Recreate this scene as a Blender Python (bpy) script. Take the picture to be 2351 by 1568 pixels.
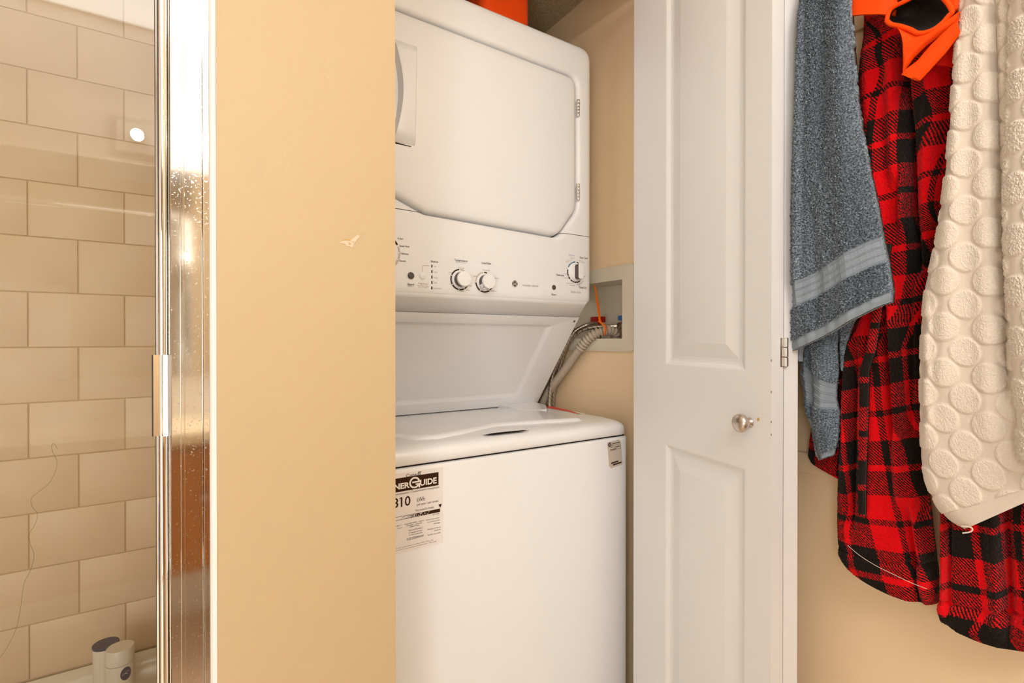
import bpy, bmesh, math, random
import numpy as np
from mathutils import Vector, Matrix

random.seed(7)
rng = np.random.default_rng(7)
scene = bpy.context.scene
for o in list(bpy.data.objects):
    bpy.data.objects.remove(o, do_unlink=True)
COL = scene.collection

# ------------------------------------------------------------------ camera, world, light
CX, CY, F = 1175.5, 784.0, 1153.0
YAW, PIT = math.radians(32.995), math.radians(-0.268)
CAMZ = 1.156
cd = bpy.data.cameras.new('camera')
cam = bpy.data.objects.new('camera', cd)
COL.objects.link(cam)
cd.sensor_width = 36.0
cd.lens = F * 36.0 / 2351.0
cd.clip_start = 0.02
cam.location = (0, 0, CAMZ)
cam.rotation_euler = (math.pi / 2 + PIT, 0, -YAW)
scene.camera = cam

w = bpy.data.worlds.new('world')
scene.world = w
w.use_nodes = True
w.node_tree.nodes['Background'].inputs[0].default_value = (1.0, 0.86, 0.72, 1)
w.node_tree.nodes['Background'].inputs[1].default_value = 0.05

def area(name, loc, rot, sx, sy, power, color):
    l = bpy.data.lights.new(name, 'AREA')
    l.shape = 'RECTANGLE'
    l.size, l.size_y = sx, sy
    l.energy = power
    l.color = color
    o = bpy.data.objects.new(name, l)
    COL.objects.link(o)
    o.location = loc
    o.rotation_euler = rot
    return o
# the photographer's flash bounced off the bathroom ceiling
area('ceiling_bounce', (-0.25, -0.68, 2.425), (0, 0, 0), 1.3, 0.5, 9.0, (0.96, 1.0, 1.04))
# added fill light, set in an invented wall opening behind the camera
area('fill_light', (-1.17, -1.0, 0.85), (math.pi / 2, 0, math.radians(-30)), 0.6, 1.6, 21.0, (0.97, 0.97, 1.0))

vs = scene.view_settings
scene.display_settings.display_device = 'sRGB'
vs.view_transform = 'Standard'
vs.look = 'None'
vs.exposure = 0.04
vs.gamma = 1.0
vs.use_curve_mapping = False

# ------------------------------------------------------------------ photo geometry helpers
_s, _c = math.sin(YAW), math.cos(YAW)
_sp, _cp = math.sin(PIT), math.cos(PIT)
RX = np.array([_c, -_s, 0]); FW = np.array([_s * _cp, _c * _cp, _sp]); UP = np.array([-_s * _sp, -_c * _sp, _cp])
ORG = np.array([0, 0, CAMZ])
def ray(x, y):
    return FW + RX * ((x - CX) / F) - UP * ((y - CY) / F)
def onY(x, y, Y):
    d = ray(x, y); return ORG + d * (Y / d[1])
def onX(x, y, X):
    d = ray(x, y); return ORG + d * (X / d[0])
def onP(x, y, p0, n):
    d = ray(x, y); n = np.array(n, float)
    return ORG + d * (((np.array(p0, float) - ORG) @ n) / (d @ n))

# ------------------------------------------------------------------ materials
def new_mat(name):
    m = bpy.data.materials.new(name)
    m.use_nodes = True
    nt = m.node_tree
    return m, nt, nt.nodes['Principled BSDF']
def link(nt, a, b):
    nt.links.new(a, b)
def mat(name, col, rough=0.5, metal=0.0, bump=0.0, bscale=200.0, var=0.0, vscale=6.0, coat=0.0, spec=0.5, detail=3.0, stretch=None, sheen=0.0):
    m, nt, b = new_mat(name)
    b.inputs['Base Color'].default_value = (*col, 1)
    b.inputs['Roughness'].default_value = rough
    b.inputs['Metallic'].default_value = metal
    b.inputs['Specular IOR Level'].default_value = spec
    b.inputs['Coat Weight'].default_value = coat
    b.inputs['Sheen Weight'].default_value = sheen
    tc = nt.nodes.new('ShaderNodeTexCoord')
    src = tc.outputs['Object']
    if stretch:
        mp = nt.nodes.new('ShaderNodeMapping')
        mp.inputs['Scale'].default_value = stretch
        link(nt, src, mp.inputs['Vector']); src = mp.outputs['Vector']
    if bump:
        n = nt.nodes.new('ShaderNodeTexNoise'); n.inputs['Scale'].default_value = bscale
        n.inputs['Detail'].default_value = detail
        link(nt, src, n.inputs['Vector'])
        bp = nt.nodes.new('ShaderNodeBump'); bp.inputs['Strength'].default_value = bump
        bp.inputs['Distance'].default_value = 0.002
        link(nt, n.outputs['Fac'], bp.inputs['Height']); link(nt, bp.outputs['Normal'], b.inputs['Normal'])
    if var:
        n = nt.nodes.new('ShaderNodeTexNoise'); n.inputs['Scale'].default_value = vscale
        n.inputs['Detail'].default_value = 5
        link(nt, src, n.inputs['Vector'])
        r = nt.nodes.new('ShaderNodeMapRange')
        r.inputs['To Min'].default_value = 1 - var; r.inputs['To Max'].default_value = 1 + var
        link(nt, n.outputs['Fac'], r.inputs['Value'])
        mx = nt.nodes.new('ShaderNodeVectorMath'); mx.operation = 'SCALE'
        mx.inputs[0].default_value = col
        link(nt, r.outputs['Result'], mx.inputs['Scale'])
        link(nt, mx.outputs['Vector'], b.inputs['Base Color'])
    return m

M = {}
M['wall'] = mat('beige_wall_paint', (0.58, 0.435, 0.25), 0.55, bump=0.12, bscale=160, var=0.015, vscale=3)
M['closet_wall'] = mat('closet_wall_paint', (0.93, 0.71, 0.44), 0.6, bump=0.12, bscale=160, var=0.015)
M['room_wall'] = mat('white_room_paint', (0.86, 0.82, 0.76), 0.6, bump=0.1, bscale=150)
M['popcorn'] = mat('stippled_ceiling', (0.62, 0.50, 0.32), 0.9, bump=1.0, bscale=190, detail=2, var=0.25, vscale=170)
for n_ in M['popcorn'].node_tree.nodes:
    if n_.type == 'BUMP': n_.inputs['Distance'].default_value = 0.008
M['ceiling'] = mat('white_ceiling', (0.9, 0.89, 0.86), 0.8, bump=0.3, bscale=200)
M['floor'] = mat('tan_floor', (0.82, 0.66, 0.46), 0.45, var=0.06, vscale=8)
M['enamel'] = mat('white_enamel', (0.885, 0.88, 0.87), 0.22, coat=0.3)
M['plastic'] = mat('white_appliance_plastic', (0.885, 0.875, 0.86), 0.30, bump=0.02, bscale=900)
M['gap'] = mat('dark_gap', (0.018, 0.012, 0.008), 0.9, spec=0.05)  # near-black, stands for the shade inside seams and slots
M['door_paint'] = mat('white_door_paint', (0.80, 0.79, 0.78), 0.38, bump=0.06, bscale=120, stretch=(1, 1, 0.12))
M['room_door'] = mat('cream_door_paint', (0.94, 0.74, 0.48), 0.45, bump=0.06, bscale=120, stretch=(1, 1, 0.12))
M['chrome'] = mat('polished_chrome', (0.90, 0.87, 0.83), 0.06, metal=1.0, bump=0.02, bscale=60, var=0.02)
def dirty_chrome():
    m, nt, b = new_mat('spotted_chrome')
    b.inputs['Metallic'].default_value = 1.0
    b.inputs['Base Color'].default_value = (0.88, 0.85, 0.80, 1)
    tc = nt.nodes.new('ShaderNodeTexCoord')
    n = nt.nodes.new('ShaderNodeTexNoise'); n.inputs['Scale'].default_value = 420; n.inputs['Detail'].default_value = 4
    link(nt, tc.outputs['Object'], n.inputs['Vector'])
    r = nt.nodes.new('ShaderNodeMapRange')
    r.inputs['From Min'].default_value = 0.60; r.inputs['From Max'].default_value = 0.72
    r.inputs['To Min'].default_value = 0.07; r.inputs['To Max'].default_value = 0.30
    link(nt, n.outputs['Fac'], r.inputs['Value']); link(nt, r.outputs['Result'], b.inputs['Roughness'])
    return m
M['chrome2'] = dirty_chrome()
M['nickel'] = mat('brushed_nickel', (0.62, 0.55, 0.49), 0.28, metal=1.0, bump=0.03, bscale=700)
M['steel'] = mat('hinge_steel', (0.70, 0.66, 0.60), 0.3, metal=1.0)
M['brass'] = mat('dull_brass', (0.42, 0.33, 0.22), 0.4, metal=1.0)
M['caulk'] = mat('white_caulk', (0.86, 0.82, 0.76), 0.5)
M['tile'] = mat('cream_glazed_tile', (0.76, 0.585, 0.37), 0.42, var=0.02, vscale=4, spec=0.35)
M['grout'] = mat('tan_grout', (0.62, 0.44, 0.24), 0.9, bump=0.3, bscale=300, var=0.12, vscale=25)
M['tub'] = mat('cream_tub_enamel', (0.80, 0.71, 0.54), 0.2)
M['grey_plastic'] = mat('grey_knob_plastic', (0.085, 0.068, 0.056), 0.4)
M['ink'] = mat('dark_print', (0.045, 0.026, 0.016), 0.8, spec=0.1)
M['ink_soft'] = mat('faded_print', (0.36, 0.27, 0.21), 0.6)
M['ink_blue'] = mat('blue_print', (0.03, 0.16, 0.30), 0.5)
M['ink_paleblue'] = mat('pale_blue_print', (0.38, 0.42, 0.55), 0.5)
M['ring_pale'] = mat('pale_grey_print', (0.55, 0.49, 0.42), 0.5)
M['label_paper'] = mat('clear_white_label', (0.87, 0.82, 0.77), 0.35)
M['label_white'] = mat('label_white_ink', (0.92, 0.86, 0.78), 0.5)
M['label_brown'] = mat('label_brown_ink', (0.045, 0.018, 0.008), 0.8, var=0.15, vscale=60, spec=0.08)
M['silver_label'] = mat('silver_label', (0.60, 0.52, 0.44), 0.45)
M['red_sticker'] = mat('red_sticker', (0.78, 0.035, 0.02), 0.4)
M['sticker_white'] = mat('sticker_white', (0.86, 0.78, 0.68), 0.4)
M['hose_grey'] = mat('grey_hose_plastic', (0.52, 0.43, 0.33), 0.45)
M['pan'] = mat('white_box_plastic', (0.78, 0.70, 0.55), 0.35)
M['red_plastic'] = mat('red_valve_plastic', (0.40, 0.008, 0.006), 0.4)
M['blue_plastic'] = mat('blue_valve_plastic', (0.045, 0.17, 0.45), 0.4)
M['tie'] = mat('orange_zip_tie', (0.90, 0.17, 0.006), 0.35)
M['jug'] = mat('orange_jug_plastic', (1.0, 0.085, 0.006), 0.3)
M['bottle'] = mat('white_bottle_plastic', (0.82, 0.74, 0.60), 0.35)
M['navy'] = mat('dark_navy_plastic', (0.085, 0.075, 0.115), 0.4, var=0.2, vscale=40)
M['silver_print'] = mat('silver_print', (0.55, 0.48, 0.44), 0.4)
M['hair'] = mat('dark_hair', (0.10, 0.065, 0.03), 0.5)
M['chip'] = mat('bare_plaster', (0.74, 0.60, 0.43), 0.8)
M['chip2'] = mat('torn_paper_brown', (0.62, 0.36, 0.11), 0.9)
M['chipdark'] = mat('chipped_corner_metal', (0.22, 0.15, 0.09), 0.7, var=0.4, vscale=200)
M['wood'] = mat('orange_wood', (0.42, 0.17, 0.045), 0.4, var=0.2, vscale=4, stretch=(6, 6, 0.5))
M['counter'] = mat('stone_counter', (0.75, 0.62, 0.42), 0.25)
M['mirror'] = mat('mirror_glass', (0.85, 0.85, 0.83), 0.02, metal=1.0)
def emis(name, col, st):
    m, nt, b = new_mat(name)
    b.inputs['Base Color'].default_value = (*col, 1)
    b.inputs['Emission Color'].default_value = (*col, 1)
    b.inputs['Emission Strength'].default_value = st
    return m
M['bulb'] = emis('lit_bulb', (1.0, 0.90, 0.81), 300.0)
def glass_mat():
    m = bpy.data.materials.new('clear_shower_glass'); m.use_nodes = True
    nt = m.node_tree; nt.nodes.clear()
    out = nt.nodes.new('ShaderNodeOutputMaterial')
    fr = nt.nodes.new('ShaderNodeFresnel'); fr.inputs['IOR'].default_value = 1.5
    tr = nt.nodes.new('ShaderNodeBsdfTransparent'); tr.inputs['Color'].default_value = (0.965, 0.965, 0.95, 1)
    gl = nt.nodes.new('ShaderNodeBsdfGlossy'); gl.inputs['Roughness'].default_value = 0.0
    mx = nt.nodes.new('ShaderNodeMixShader')
    link(nt, fr.outputs['Fac'], mx.inputs['Fac']); link(nt, tr.outputs[0], mx.inputs[1]); link(nt, gl.outputs[0], mx.inputs[2])
    link(nt, mx.outputs[0], out.inputs['Surface'])
    return m
M['glass'] = glass_mat()

def fabric(name, col, var=0.25, vscale=400, rough=0.95, bump=0.5, bscale=700, sheen=0.15):
    m = mat(name, col, rough, bump=bump, bscale=bscale, var=var, vscale=vscale, spec=0.1, sheen=sheen)
    return m
M['terry'] = fabric('slate_blue_terry', (0.205, 0.252, 0.295), 1.0, 420, bump=0.9, bscale=450)
for n_ in M['terry'].node_tree.nodes:
    if n_.type == 'MAP_RANGE':
        n_.inputs['From Min'].default_value = 0.36; n_.inputs['From Max'].default_value = 0.66
        n_.inputs['To Min'].default_value = 0.30; n_.inputs['To Max'].default_value = 1.95
M['terry_flat'] = fabric('slate_blue_flat_weave', (0.25, 0.295, 0.335), 0.10, 500, bump=0.25, bscale=900)
M['cream'] = fabric('cream_pile', (0.81, 0.715, 0.61), 0.06, 350, bump=0.35, bscale=600)
M['cream_ground'] = fabric('cream_ground_weave', (0.73, 0.635, 0.54), 0.04, 350, bump=0.15, bscale=900)
M['orange'] = fabric('orange_stretch_fabric', (1.0, 0.075, 0.004), 0.03, 40, 0.6, bump=0.06, bscale=1500, sheen=0.0)
M['red_cloth'] = fabric('red_stretch_fabric', (0.80, 0.012, 0.004), 0.03, 40, 0.6, bump=0.06, bscale=1500, sheen=0.0)
M['lining'] = fabric('black_mesh_lining', (0.030, 0.022, 0.018), 0.15, 60, 0.5, bump=0.12, bscale=1500)

def plaid():
    m, nt, b = new_mat('red_black_plaid_fleece')
    b.inputs['Roughness'].default_value = 0.95
    b.inputs['Specular IOR Level'].default_value = 0.1
    b.inputs['Sheen Weight'].default_value = 0.08
    uv = nt.nodes.new('ShaderNodeUVMap'); uv.uv_map = 'UVMap'
    nz = nt.nodes.new('ShaderNodeTexNoise'); nz.inputs['Scale'].default_value = 900; nz.inputs['Detail'].default_value = 2
    tc = nt.nodes.new('ShaderNodeTexCoord'); link(nt, tc.outputs['Object'], nz.inputs['Vector'])
    sep = nt.nodes.new('ShaderNodeSeparateXYZ'); link(nt, uv.outputs['UV'], sep.inputs[0])
    def mth(op, a, bv=None, c=None):
        n = nt.nodes.new('ShaderNodeMath'); n.operation = op
        for i, v in enumerate((a, bv, c)):
            if v is None: continue
            if isinstance(v, (int, float)): n.inputs[i].default_value = v
            else: link(nt, v, n.inputs[i])
        return n.outputs[0]
    jit = mth('MULTIPLY', mth('SUBTRACT', nz.outputs['Fac'], 0.5), 0.0028)
    U = mth('ADD', sep.outputs['X'], jit); V = mth('ADD', sep.outputs['Y'], jit)
    P = 0.165
    fu = mth('FRACT', mth('DIVIDE', U, P)); fv = mth('FRACT', mth('DIVIDE', V, P))
    def band(f):     # 1 = black thread
        base = mth('GREATER_THAN', f, 0.5)
        l1 = mth('LESS_THAN', mth('ABSOLUTE', mth('SUBTRACT', f, 0.25)), 0.028)
        l2 = mth('LESS_THAN', mth('ABSOLUTE', mth('SUBTRACT', f, 0.75)), 0.028)
        return mth('ABSOLUTE', mth('SUBTRACT', base, mth('MAXIMUM', l1, l2)))
    bu, bv = band(fu), band(fv)
    tw = mth('GREATER_THAN', mth('FRACT', mth('DIVIDE', mth('ADD', U, mth('MULTIPLY', V, 0.8)), 0.0042)), 0.40)
    tw2 = mth('SUBTRACT', 1.0, tw)
    blk = mth('MAXIMUM', mth('MULTIPLY', bu, bv), mth('MULTIPLY', mth('MAXIMUM', bu, bv), tw))
    mx = nt.nodes.new('ShaderNodeMix'); mx.data_type = 'RGBA'
    link(nt, blk, mx.inputs['Factor'])
    mx.inputs['A'].default_value = (0.86, 0.004, 0.008, 1)
    mx.inputs['B'].default_value = (0.017, 0.012, 0.009, 1)
    link(nt, mx.outputs['Result'], b.inputs['Base Color'])
    bp = nt.nodes.new('ShaderNodeBump'); bp.inputs['Strength'].default_value = 0.5; bp.inputs['Distance'].default_value = 0.002
    link(nt, nz.outputs['Fac'], bp.inputs['Height']); link(nt, bp.outputs['Normal'], b.inputs['Normal'])
    return m
M['plaid'] = plaid()

# ------------------------------------------------------------------ mesh helpers
def finish(name, bm, m, parent=None, smooth=True, angle=38, stuff=False):
    bmesh.ops.recalc_face_normals(bm, faces=bm.faces[:])
    me = bpy.data.meshes.new(name)
    bm.to_mesh(me); bm.free()
    return link_mesh(name, me, m, parent, smooth, angle)
def link_mesh(name, me, m, parent=None, smooth=True, angle=38):
    if isinstance(m, (list, tuple)):
        for k in m: me.materials.append(k)
    else:
        me.materials.append(m)
    if smooth and len(me.polygons):
        me.shade_smooth()
        me.set_sharp_from_angle(angle=math.radians(angle))
    o = bpy.data.objects.new(name, me)
    COL.objects.link(o)
    if parent is not None:
        o.parent = parent
        o.matrix_parent_inverse = Matrix.Translation(parent.location).inverted()
    return o
def thing(name, label, cat, loc, group=None, kind=None):
    o = bpy.data.objects.new(name, None); COL.objects.link(o)
    o.empty_display_size = 0.05
    o.location = loc
    if label: o['label'] = label
    if cat: o['category'] = cat
    if group: o['group'] = group
    if kind: o['kind'] = kind
    return o
def tag(o, label=None, cat=None, group=None, kind=None):
    for k, v in (('label', label), ('category', cat), ('group', group), ('kind', kind)):
        if v: o[k] = v
    return o
def box(bm, x0, x1, y0, y1, z0, z1, bev=0.0, seg=2, f=None):
    vs_ = [bm.verts.new((x, y, z)) for x in (x0, x1) for y in (y0, y1) for z in (z0, z1)]
    q = [(0, 1, 3, 2), (4, 6, 7, 5), (0, 4, 5, 1), (2, 3, 7, 6), (0, 2, 6, 4), (1, 5, 7, 3)]
    fs = [bm.faces.new([vs_[i] for i in t]) for t in q]
    if bev:
        es = list({e for f_ in fs for e in f_.edges})
        r = bmesh.ops.bevel(bm, geom=es, offset=bev, segments=seg, profile=0.5, affect='EDGES')
        vs_ = list({v for f_ in r['faces'] for v in f_.verts} | {v for v in vs_ if v.is_valid})
    if f:
        for v in vs_: v.co = f(v.co)
    return vs_
def prism(bm, pts, a0, a1, f):
    """polygon pts (p,q) swept from a0 to a1; f(p,q,a)->xyz"""
    A = [bm.verts.new(f(p, q, a0)) for p, q in pts]
    B = [bm.verts.new(f(p, q, a1)) for p, q in pts]
    n = len(pts)
    for i in range(n):
        bm.faces.new((A[i], A[(i + 1) % n], B[(i + 1) % n], B[i]))
    bm.faces.new(A[::-1]); bm.faces.new(B)
    return A, B
def bridge(bm, A, B):
    n = len(A)
    for i in range(n):
        bm.faces.new((A[i], A[(i + 1) % n], B[(i + 1) % n], B[i]))
def frames(pts, closed=False):
    P = [Vector(p) for p in pts]
    out = []; n0 = None
    for i in range(len(P)):
        a = P[max(i - 1, 0)]; b = P[min(i + 1, len(P) - 1)]
        t = (b - a).normalized()
        if n0 is None:
            up = Vector((0, 0, 1)) if abs(t.z) < 0.9 else Vector((1, 0, 0))
            n0 = t.cross(up).normalized()
        else:
            n0 = (n0 - t * n0.dot(t)).normalized()
        out.append((P[i], n0, t.cross(n0)))
    return out
def tube(bm, pts, rad, seg=10, cap=True):
    rings = []
    fr = frames(pts)
    for i, (p, n, b) in enumerate(fr):
        r = rad(i) if callable(rad) else rad
        rings.append([bm.verts.new(p + (n * math.cos(2 * math.pi * k / seg) + b * math.sin(2 * math.pi * k / seg)) * r) for k in range(seg)])
    for a, b in zip(rings, rings[1:]): bridge(bm, a, b)
    if cap:
        bm.faces.new(rings[0][::-1]); bm.faces.new(rings[-1])
def lathe(bm, prof, origin, axis, seg=32, ref=None, sx=1.0, sy=1.0):
    """prof: (r, h) pairs"""
    ax = Vector(axis).normalized()
    ref = Vector(ref) if ref else (Vector((0, 0, 1)) if abs(ax.z) < 0.9 else Vector((1, 0, 0)))
    u = ax.cross(ref).normalized(); v = ax.cross(u)
    o = Vector(origin); rings = []
    for r, h in prof:
        rings.append([bm.verts.new(o + ax * h + (u * math.cos(2 * math.pi * k / seg) * sx + v * math.sin(2 * math.pi * k / seg) * sy) * max(r, 1e-5)) for k in range(seg)])
    for a, b in zip(rings, rings[1:]): bridge(bm, a, b)
    bm.faces.new(rings[0][::-1]); bm.faces.new(rings[-1])
def spline(pts, n):
    """Catmull-Rom through points, n samples per span"""
    P = [np.array(p, float) for p in pts]
    P = [2 * P[0] - P[1]] + P + [2 * P[-1] - P[-2]]
    out = []
    for i in range(1, len(P) - 2):
        for k in range(n):
            t = k / n
            a, b, c, d = P[i - 1], P[i], P[i + 1], P[i + 2]
            out.append(0.5 * ((2 * b) + (c - a) * t + (2 * a - 5 * b + 4 * c - d) * t * t + (3 * b - a - 3 * c + d) * t ** 3))
    out.append(P[-2])
    return out
def fillet(poly, radii, n=6):
    """rounded polygon (CCW list of 2D)"""
    out = []; N = len(poly)
    for i in range(N):
        p = np.array(poly[i], float); a = np.array(poly[i - 1], float); b = np.array(poly[(i + 1) % N], float)
        r = radii[i] if isinstance(radii, (list, tuple)) else radii
        if r <= 0: out.append(tuple(p)); continue
        da = (a - p) / np.linalg.norm(a - p); db = (b - p) / np.linalg.norm(b - p)
        half = math.acos(max(-1, min(1, da @ db))) / 2
        d = min(r / math.tan(half), 0.48 * np.linalg.norm(a - p), 0.48 * np.linalg.norm(b - p))
        p0, p1 = p + da * d, p + db * d
        for k in range(n + 1):
            t = k / n
            out.append(tuple((1 - t) ** 2 * p0 + 2 * t * (1 - t) * p + t * t * p1))
    return out
def inset(poly, d):
    N = len(poly); out = []
    L = []
    for i in range(N):
        a = np.array(poly[i], float); b = np.array(poly[(i + 1) % N], float)
        t = (b - a) / np.linalg.norm(b - a); nrm = np.array([-t[1], t[0]])
        L.append((a + nrm * d, t))
    for i in range(N):
        (p, t), (q, u) = L[i - 1], L[i]
        A = np.array([[t[0], -u[0]], [t[1], -u[1]]])
        if abs(np.linalg.det(A)) < 1e-9: out.append(tuple(q)); continue
        k = np.linalg.solve(A, q - p); out.append(tuple(p + t * k[0]))
    return out

# ---- text: built-in font to flat raised mesh, fitted to a box on a plane
def glyphs(s, bold=0.0):
    cu = bpy.data.curves.new('t', 'FONT'); cu.body = s; cu.size = 1.0; cu.offset = bold; cu.resolution_u = 3
    o = bpy.data.objects.new('t', cu); COL.objects.link(o)
    dg = bpy.context.evaluated_depsgraph_get()
    me = bpy.data.meshes.new_from_object(o.evaluated_get(dg))
    V = np.array([v.co[:] for v in me.vertices]).reshape(-1, 3); Fc = [list(p.vertices) for p in me.polygons]
    bpy.data.objects.remove(o); bpy.data.curves.remove(cu); bpy.data.meshes.remove(me)
    return V, Fc
def text(bm, s, x0, x1, base, h, f, bold=0.0):
    """write s from x0 to x1 with cap height h on baseline; f(a,b)->xyz on the plane"""
    V, Fc = glyphs(s, bold)
    if len(V) == 0: return
    mn, mxx = V[:, 0].min(), V[:, 0].max()
    k = (x1 - x0) / (mxx - mn); kh = h / 0.70
    vs_ = [bm.verts.new(f(x0 + (v[0] - mn) * k, base + v[1] * kh)) for v in V]
    for q in Fc:
        try: bm.faces.new([vs_[i] for i in q])
        except ValueError: pass
def flatpoly(bm, pts, f):
    bm.faces.new([bm.verts.new(f(a, b)) for a, b in pts])
def ringarc(bm, cx, cz, r0, r1, a0, a1, f, n=24):
    A = []; B = []
    for k in range(n + 1):
        t = math.radians(a0 + (a1 - a0) * k / n)
        A.append(bm.verts.new(f(cx + r0 * math.cos(t), cz + r0 * math.sin(t))))
        B.append(bm.verts.new(f(cx + r1 * math.cos(t), cz + r1 * math.sin(t))))
    for k in range(n): bm.faces.new((A[k], B[k], B[k + 1], A[k + 1]))
def nofix(name, bm, m, parent):
    """flat print: keep as is"""
    me = bpy.data.meshes.new(name); bm.to_mesh(me); bm.free()
    o = link_mesh(name, me, m, parent, smooth=False)
    if any(k in name for k in ('lettering', 'print', 'ring', 'ticks')): o['kind'] = 'stuff'
    return o

# ------------------------------------------------------------------ the room
YB = 0.77          # front face of the beige wall and closet opening
YT = 1.60          # tiled wall behind the tub
def structure(name, boxes, m, bev=0.0):
    bm = bmesh.new()
    for b in boxes: box(bm, *b, bev=bev)
    o = finish(name, bm, m, smooth=bool(bev)); o['kind'] = 'structure'
    return o
structure('floor', [(-1.7, 1.2, -1.05, 1.9, -0.05, 0.0)], M['floor'])
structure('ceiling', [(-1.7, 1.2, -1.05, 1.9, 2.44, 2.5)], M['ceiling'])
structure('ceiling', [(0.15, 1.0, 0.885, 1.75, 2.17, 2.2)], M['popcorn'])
XW0, XW1 = 0.034, 0.279
structure('wall_partition', [(XW0, XW1, YB, 0.885, 0, 2.44), (XW0, 0.15, 0.885, 1.75, 0, 2.44)], M['wall'])
structure('wall_header', [(XW1, 1.0, YB, 0.885, 2.06, 2.44)], M['wall'])
structure('wall_closet_back', [(0.15, 1.1, 1.75, 1.85, 0, 2.44)], M['closet_wall'])
BY0, BY1, BZ0, BZ1 = 0.978, 1.18, 1.1555, 1.320      # outlet box opening
structure('wall_right', [(1.0, 1.1, -1.0, BY0, 0, 2.44), (1.0, 1.1, BY1, 1.75, 0, 2.44), (1.0, 1.1, BY0, BY1, 0, BZ0), (1.0, 1.1, BY0, BY1, BZ1, 2.44)], M['closet_wall'])
structure('wall_left', [(-1.7, -1.6, -1.0, 1.7, 0, 2.44)], M['room_wall'])
structure('wall_front', [(-0.82, 1.1, -1.05, -0.95, 0, 2.44), (-1.7, -1.52, -1.05, -0.95, 0, 2.44), (-1.52, -0.82, -1.05, -0.95, 2.03, 2.44)], M['room_wall'])  # opening at the left added for the fill light

# tiled tub wall
bm = bmesh.new(); box(bm, -1.6, XW0, YT + 0.0012, 1.75, 0, 2.44)
wb = finish('wall_back', bm, M['grout'], smooth=False); wb['kind'] = 'structure'
TW = (-0.081 + 0.19309) / 2 * YT * 2      # full tile pitch
TH = 0.0812 * YT
zj = CAMZ - 0.0122 * YT                   # one joint height
xj = -0.19309 * YT
tm = None
for r in range(-6, 8):
    z0 = zj + r * TH
    odd = r % 2
    for k in range(-3, 3):
        x0 = xj + k * TW + (TW / 2 if odd else 0)
        x1 = x0 + TW
        g = 0.0013
        xx1 = min(x1 - g, XW0 - 0.002)
        if xx1 - x0 < 0.02: continue
        bm = bmesh.new()
        if xx1 < x1 - g:
            box(bm, x0 + g, xx1, YT - 0.001, YT + 0.006, z0 + g, z0 + TH - g, bev=0.0012, seg=2)
            t = finish('tile', bm, M['tile'], wb)
        else:
            bm.free()
            if tm is None:
                bm = bmesh.new()
                box(bm, g, TW - g, -0.001, 0.006, g, TH - g, bev=0.0012, seg=2)
                t = finish('tile', bm, M['tile'], wb); tm = t.data
            else:
                t = bpy.data.objects.new('tile', tm); COL.objects.link(t); t.parent = wb
            t.location = (x0, YT + random.uniform(-0.0004, 0.0004), z0)
            t.rotation_euler = (random.uniform(-.0006, .0006), 0, random.uniform(-.0006, .0006))

# paint damage on the beige wall
wp = bpy.data.objects['wall_partition']
def wallf(a, b): return Vector((a, YB - 0.0006, b))
def pxy(x, y, Y=YB):
    p = onY(x, y, Y); return (p[0], p[2])
scar = [(778, 558), (786, 553), (795, 549), (806, 550), (812, 546), (818, 542), (821, 538), (826, 544), (820, 549), (815, 557), (810, 566), (807, 568), (801, 565), (795, 565), (792, 560), (785, 558)]
bm = bmesh.new(); flatpoly(bm, [pxy(*p) for p in scar], wallf); nofix('torn_paint_patch', bm, M['chip'], wp)
for k, pl in enumerate(([(782, 554), (794, 549), (807, 551), (803, 553), (792, 552)], [(799, 556), (806, 560), (804, 562), (801, 561)], [(809, 556), (814, 554), (812, 558)])):
    bm = bmesh.new(); flatpoly(bm, [pxy(*p) for p in pl], lambda a, b: Vector((a, YB - 0.0009, b))); nofix('torn_paint_patch', bm, M['chip2'], wp)
for (y0, y1, wd) in ((339, 349, 2.2), (845, 880, 3.2), (884, 905, 2.8), (912, 922, 2.0), (1290, 1312, 2.2), (1327, 1338, 3.0), (1486, 1496, 3.4)):
    bm = bmesh.new()
    pts = []
    n = 7
    for k in range(n): pts.append((909 + (y0 / 1568) * 4 - wd * random.uniform(.5, 1.1), y0 + (y1 - y0) * k / (n - 1)))
    for k in range(n): pts.append((912 + (y0 / 1568) * 4, y1 + (y0 - y1) * k / (n - 1)))
    q = [pxy(*p) for p in pts]; q = [(min(a, XW1), b) for a, b in q]
    A = [bm.verts.new((a, YB - 0.0006, b)) for a, b in q]; bm.faces.new(A)
    B = [bm.verts.new((XW1 + 0.0006, YB - 0.0006 + 0.003 * (a < XW1 - 1e-6), b)) for a, b in q]
    nofix('paint_chip', bm, M['chipdark'], wp)

# ------------------------------------------------------------------ bathtub
bm = bmesh.new()
prof = [(0.775, 0.0), (0.765, 0.33), (0.775, 0.355), (0.80, 0.36), (0.86, 0.36), (0.875, 0.345), (0.93, 0.14), (0.98, 0.10), (1.22, 0.10), (1.28, 0.14), (1.33, 0.265),
        (1.345, 0.275), (1.53, 0.275), (1.55, 0.285), (1.572, 0.33), (1.582, 0.350), (1.594, 0.356), (1.594, 0.0)]
prism(bm, prof, -1.58, XW0 - 0.003, lambda p, q, a: (a, p, q))
tub = finish('bathtub', bm, M['tub'], angle=50)
tag(tub, 'cream bathtub behind the glass shower door', 'bathtub')

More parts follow.
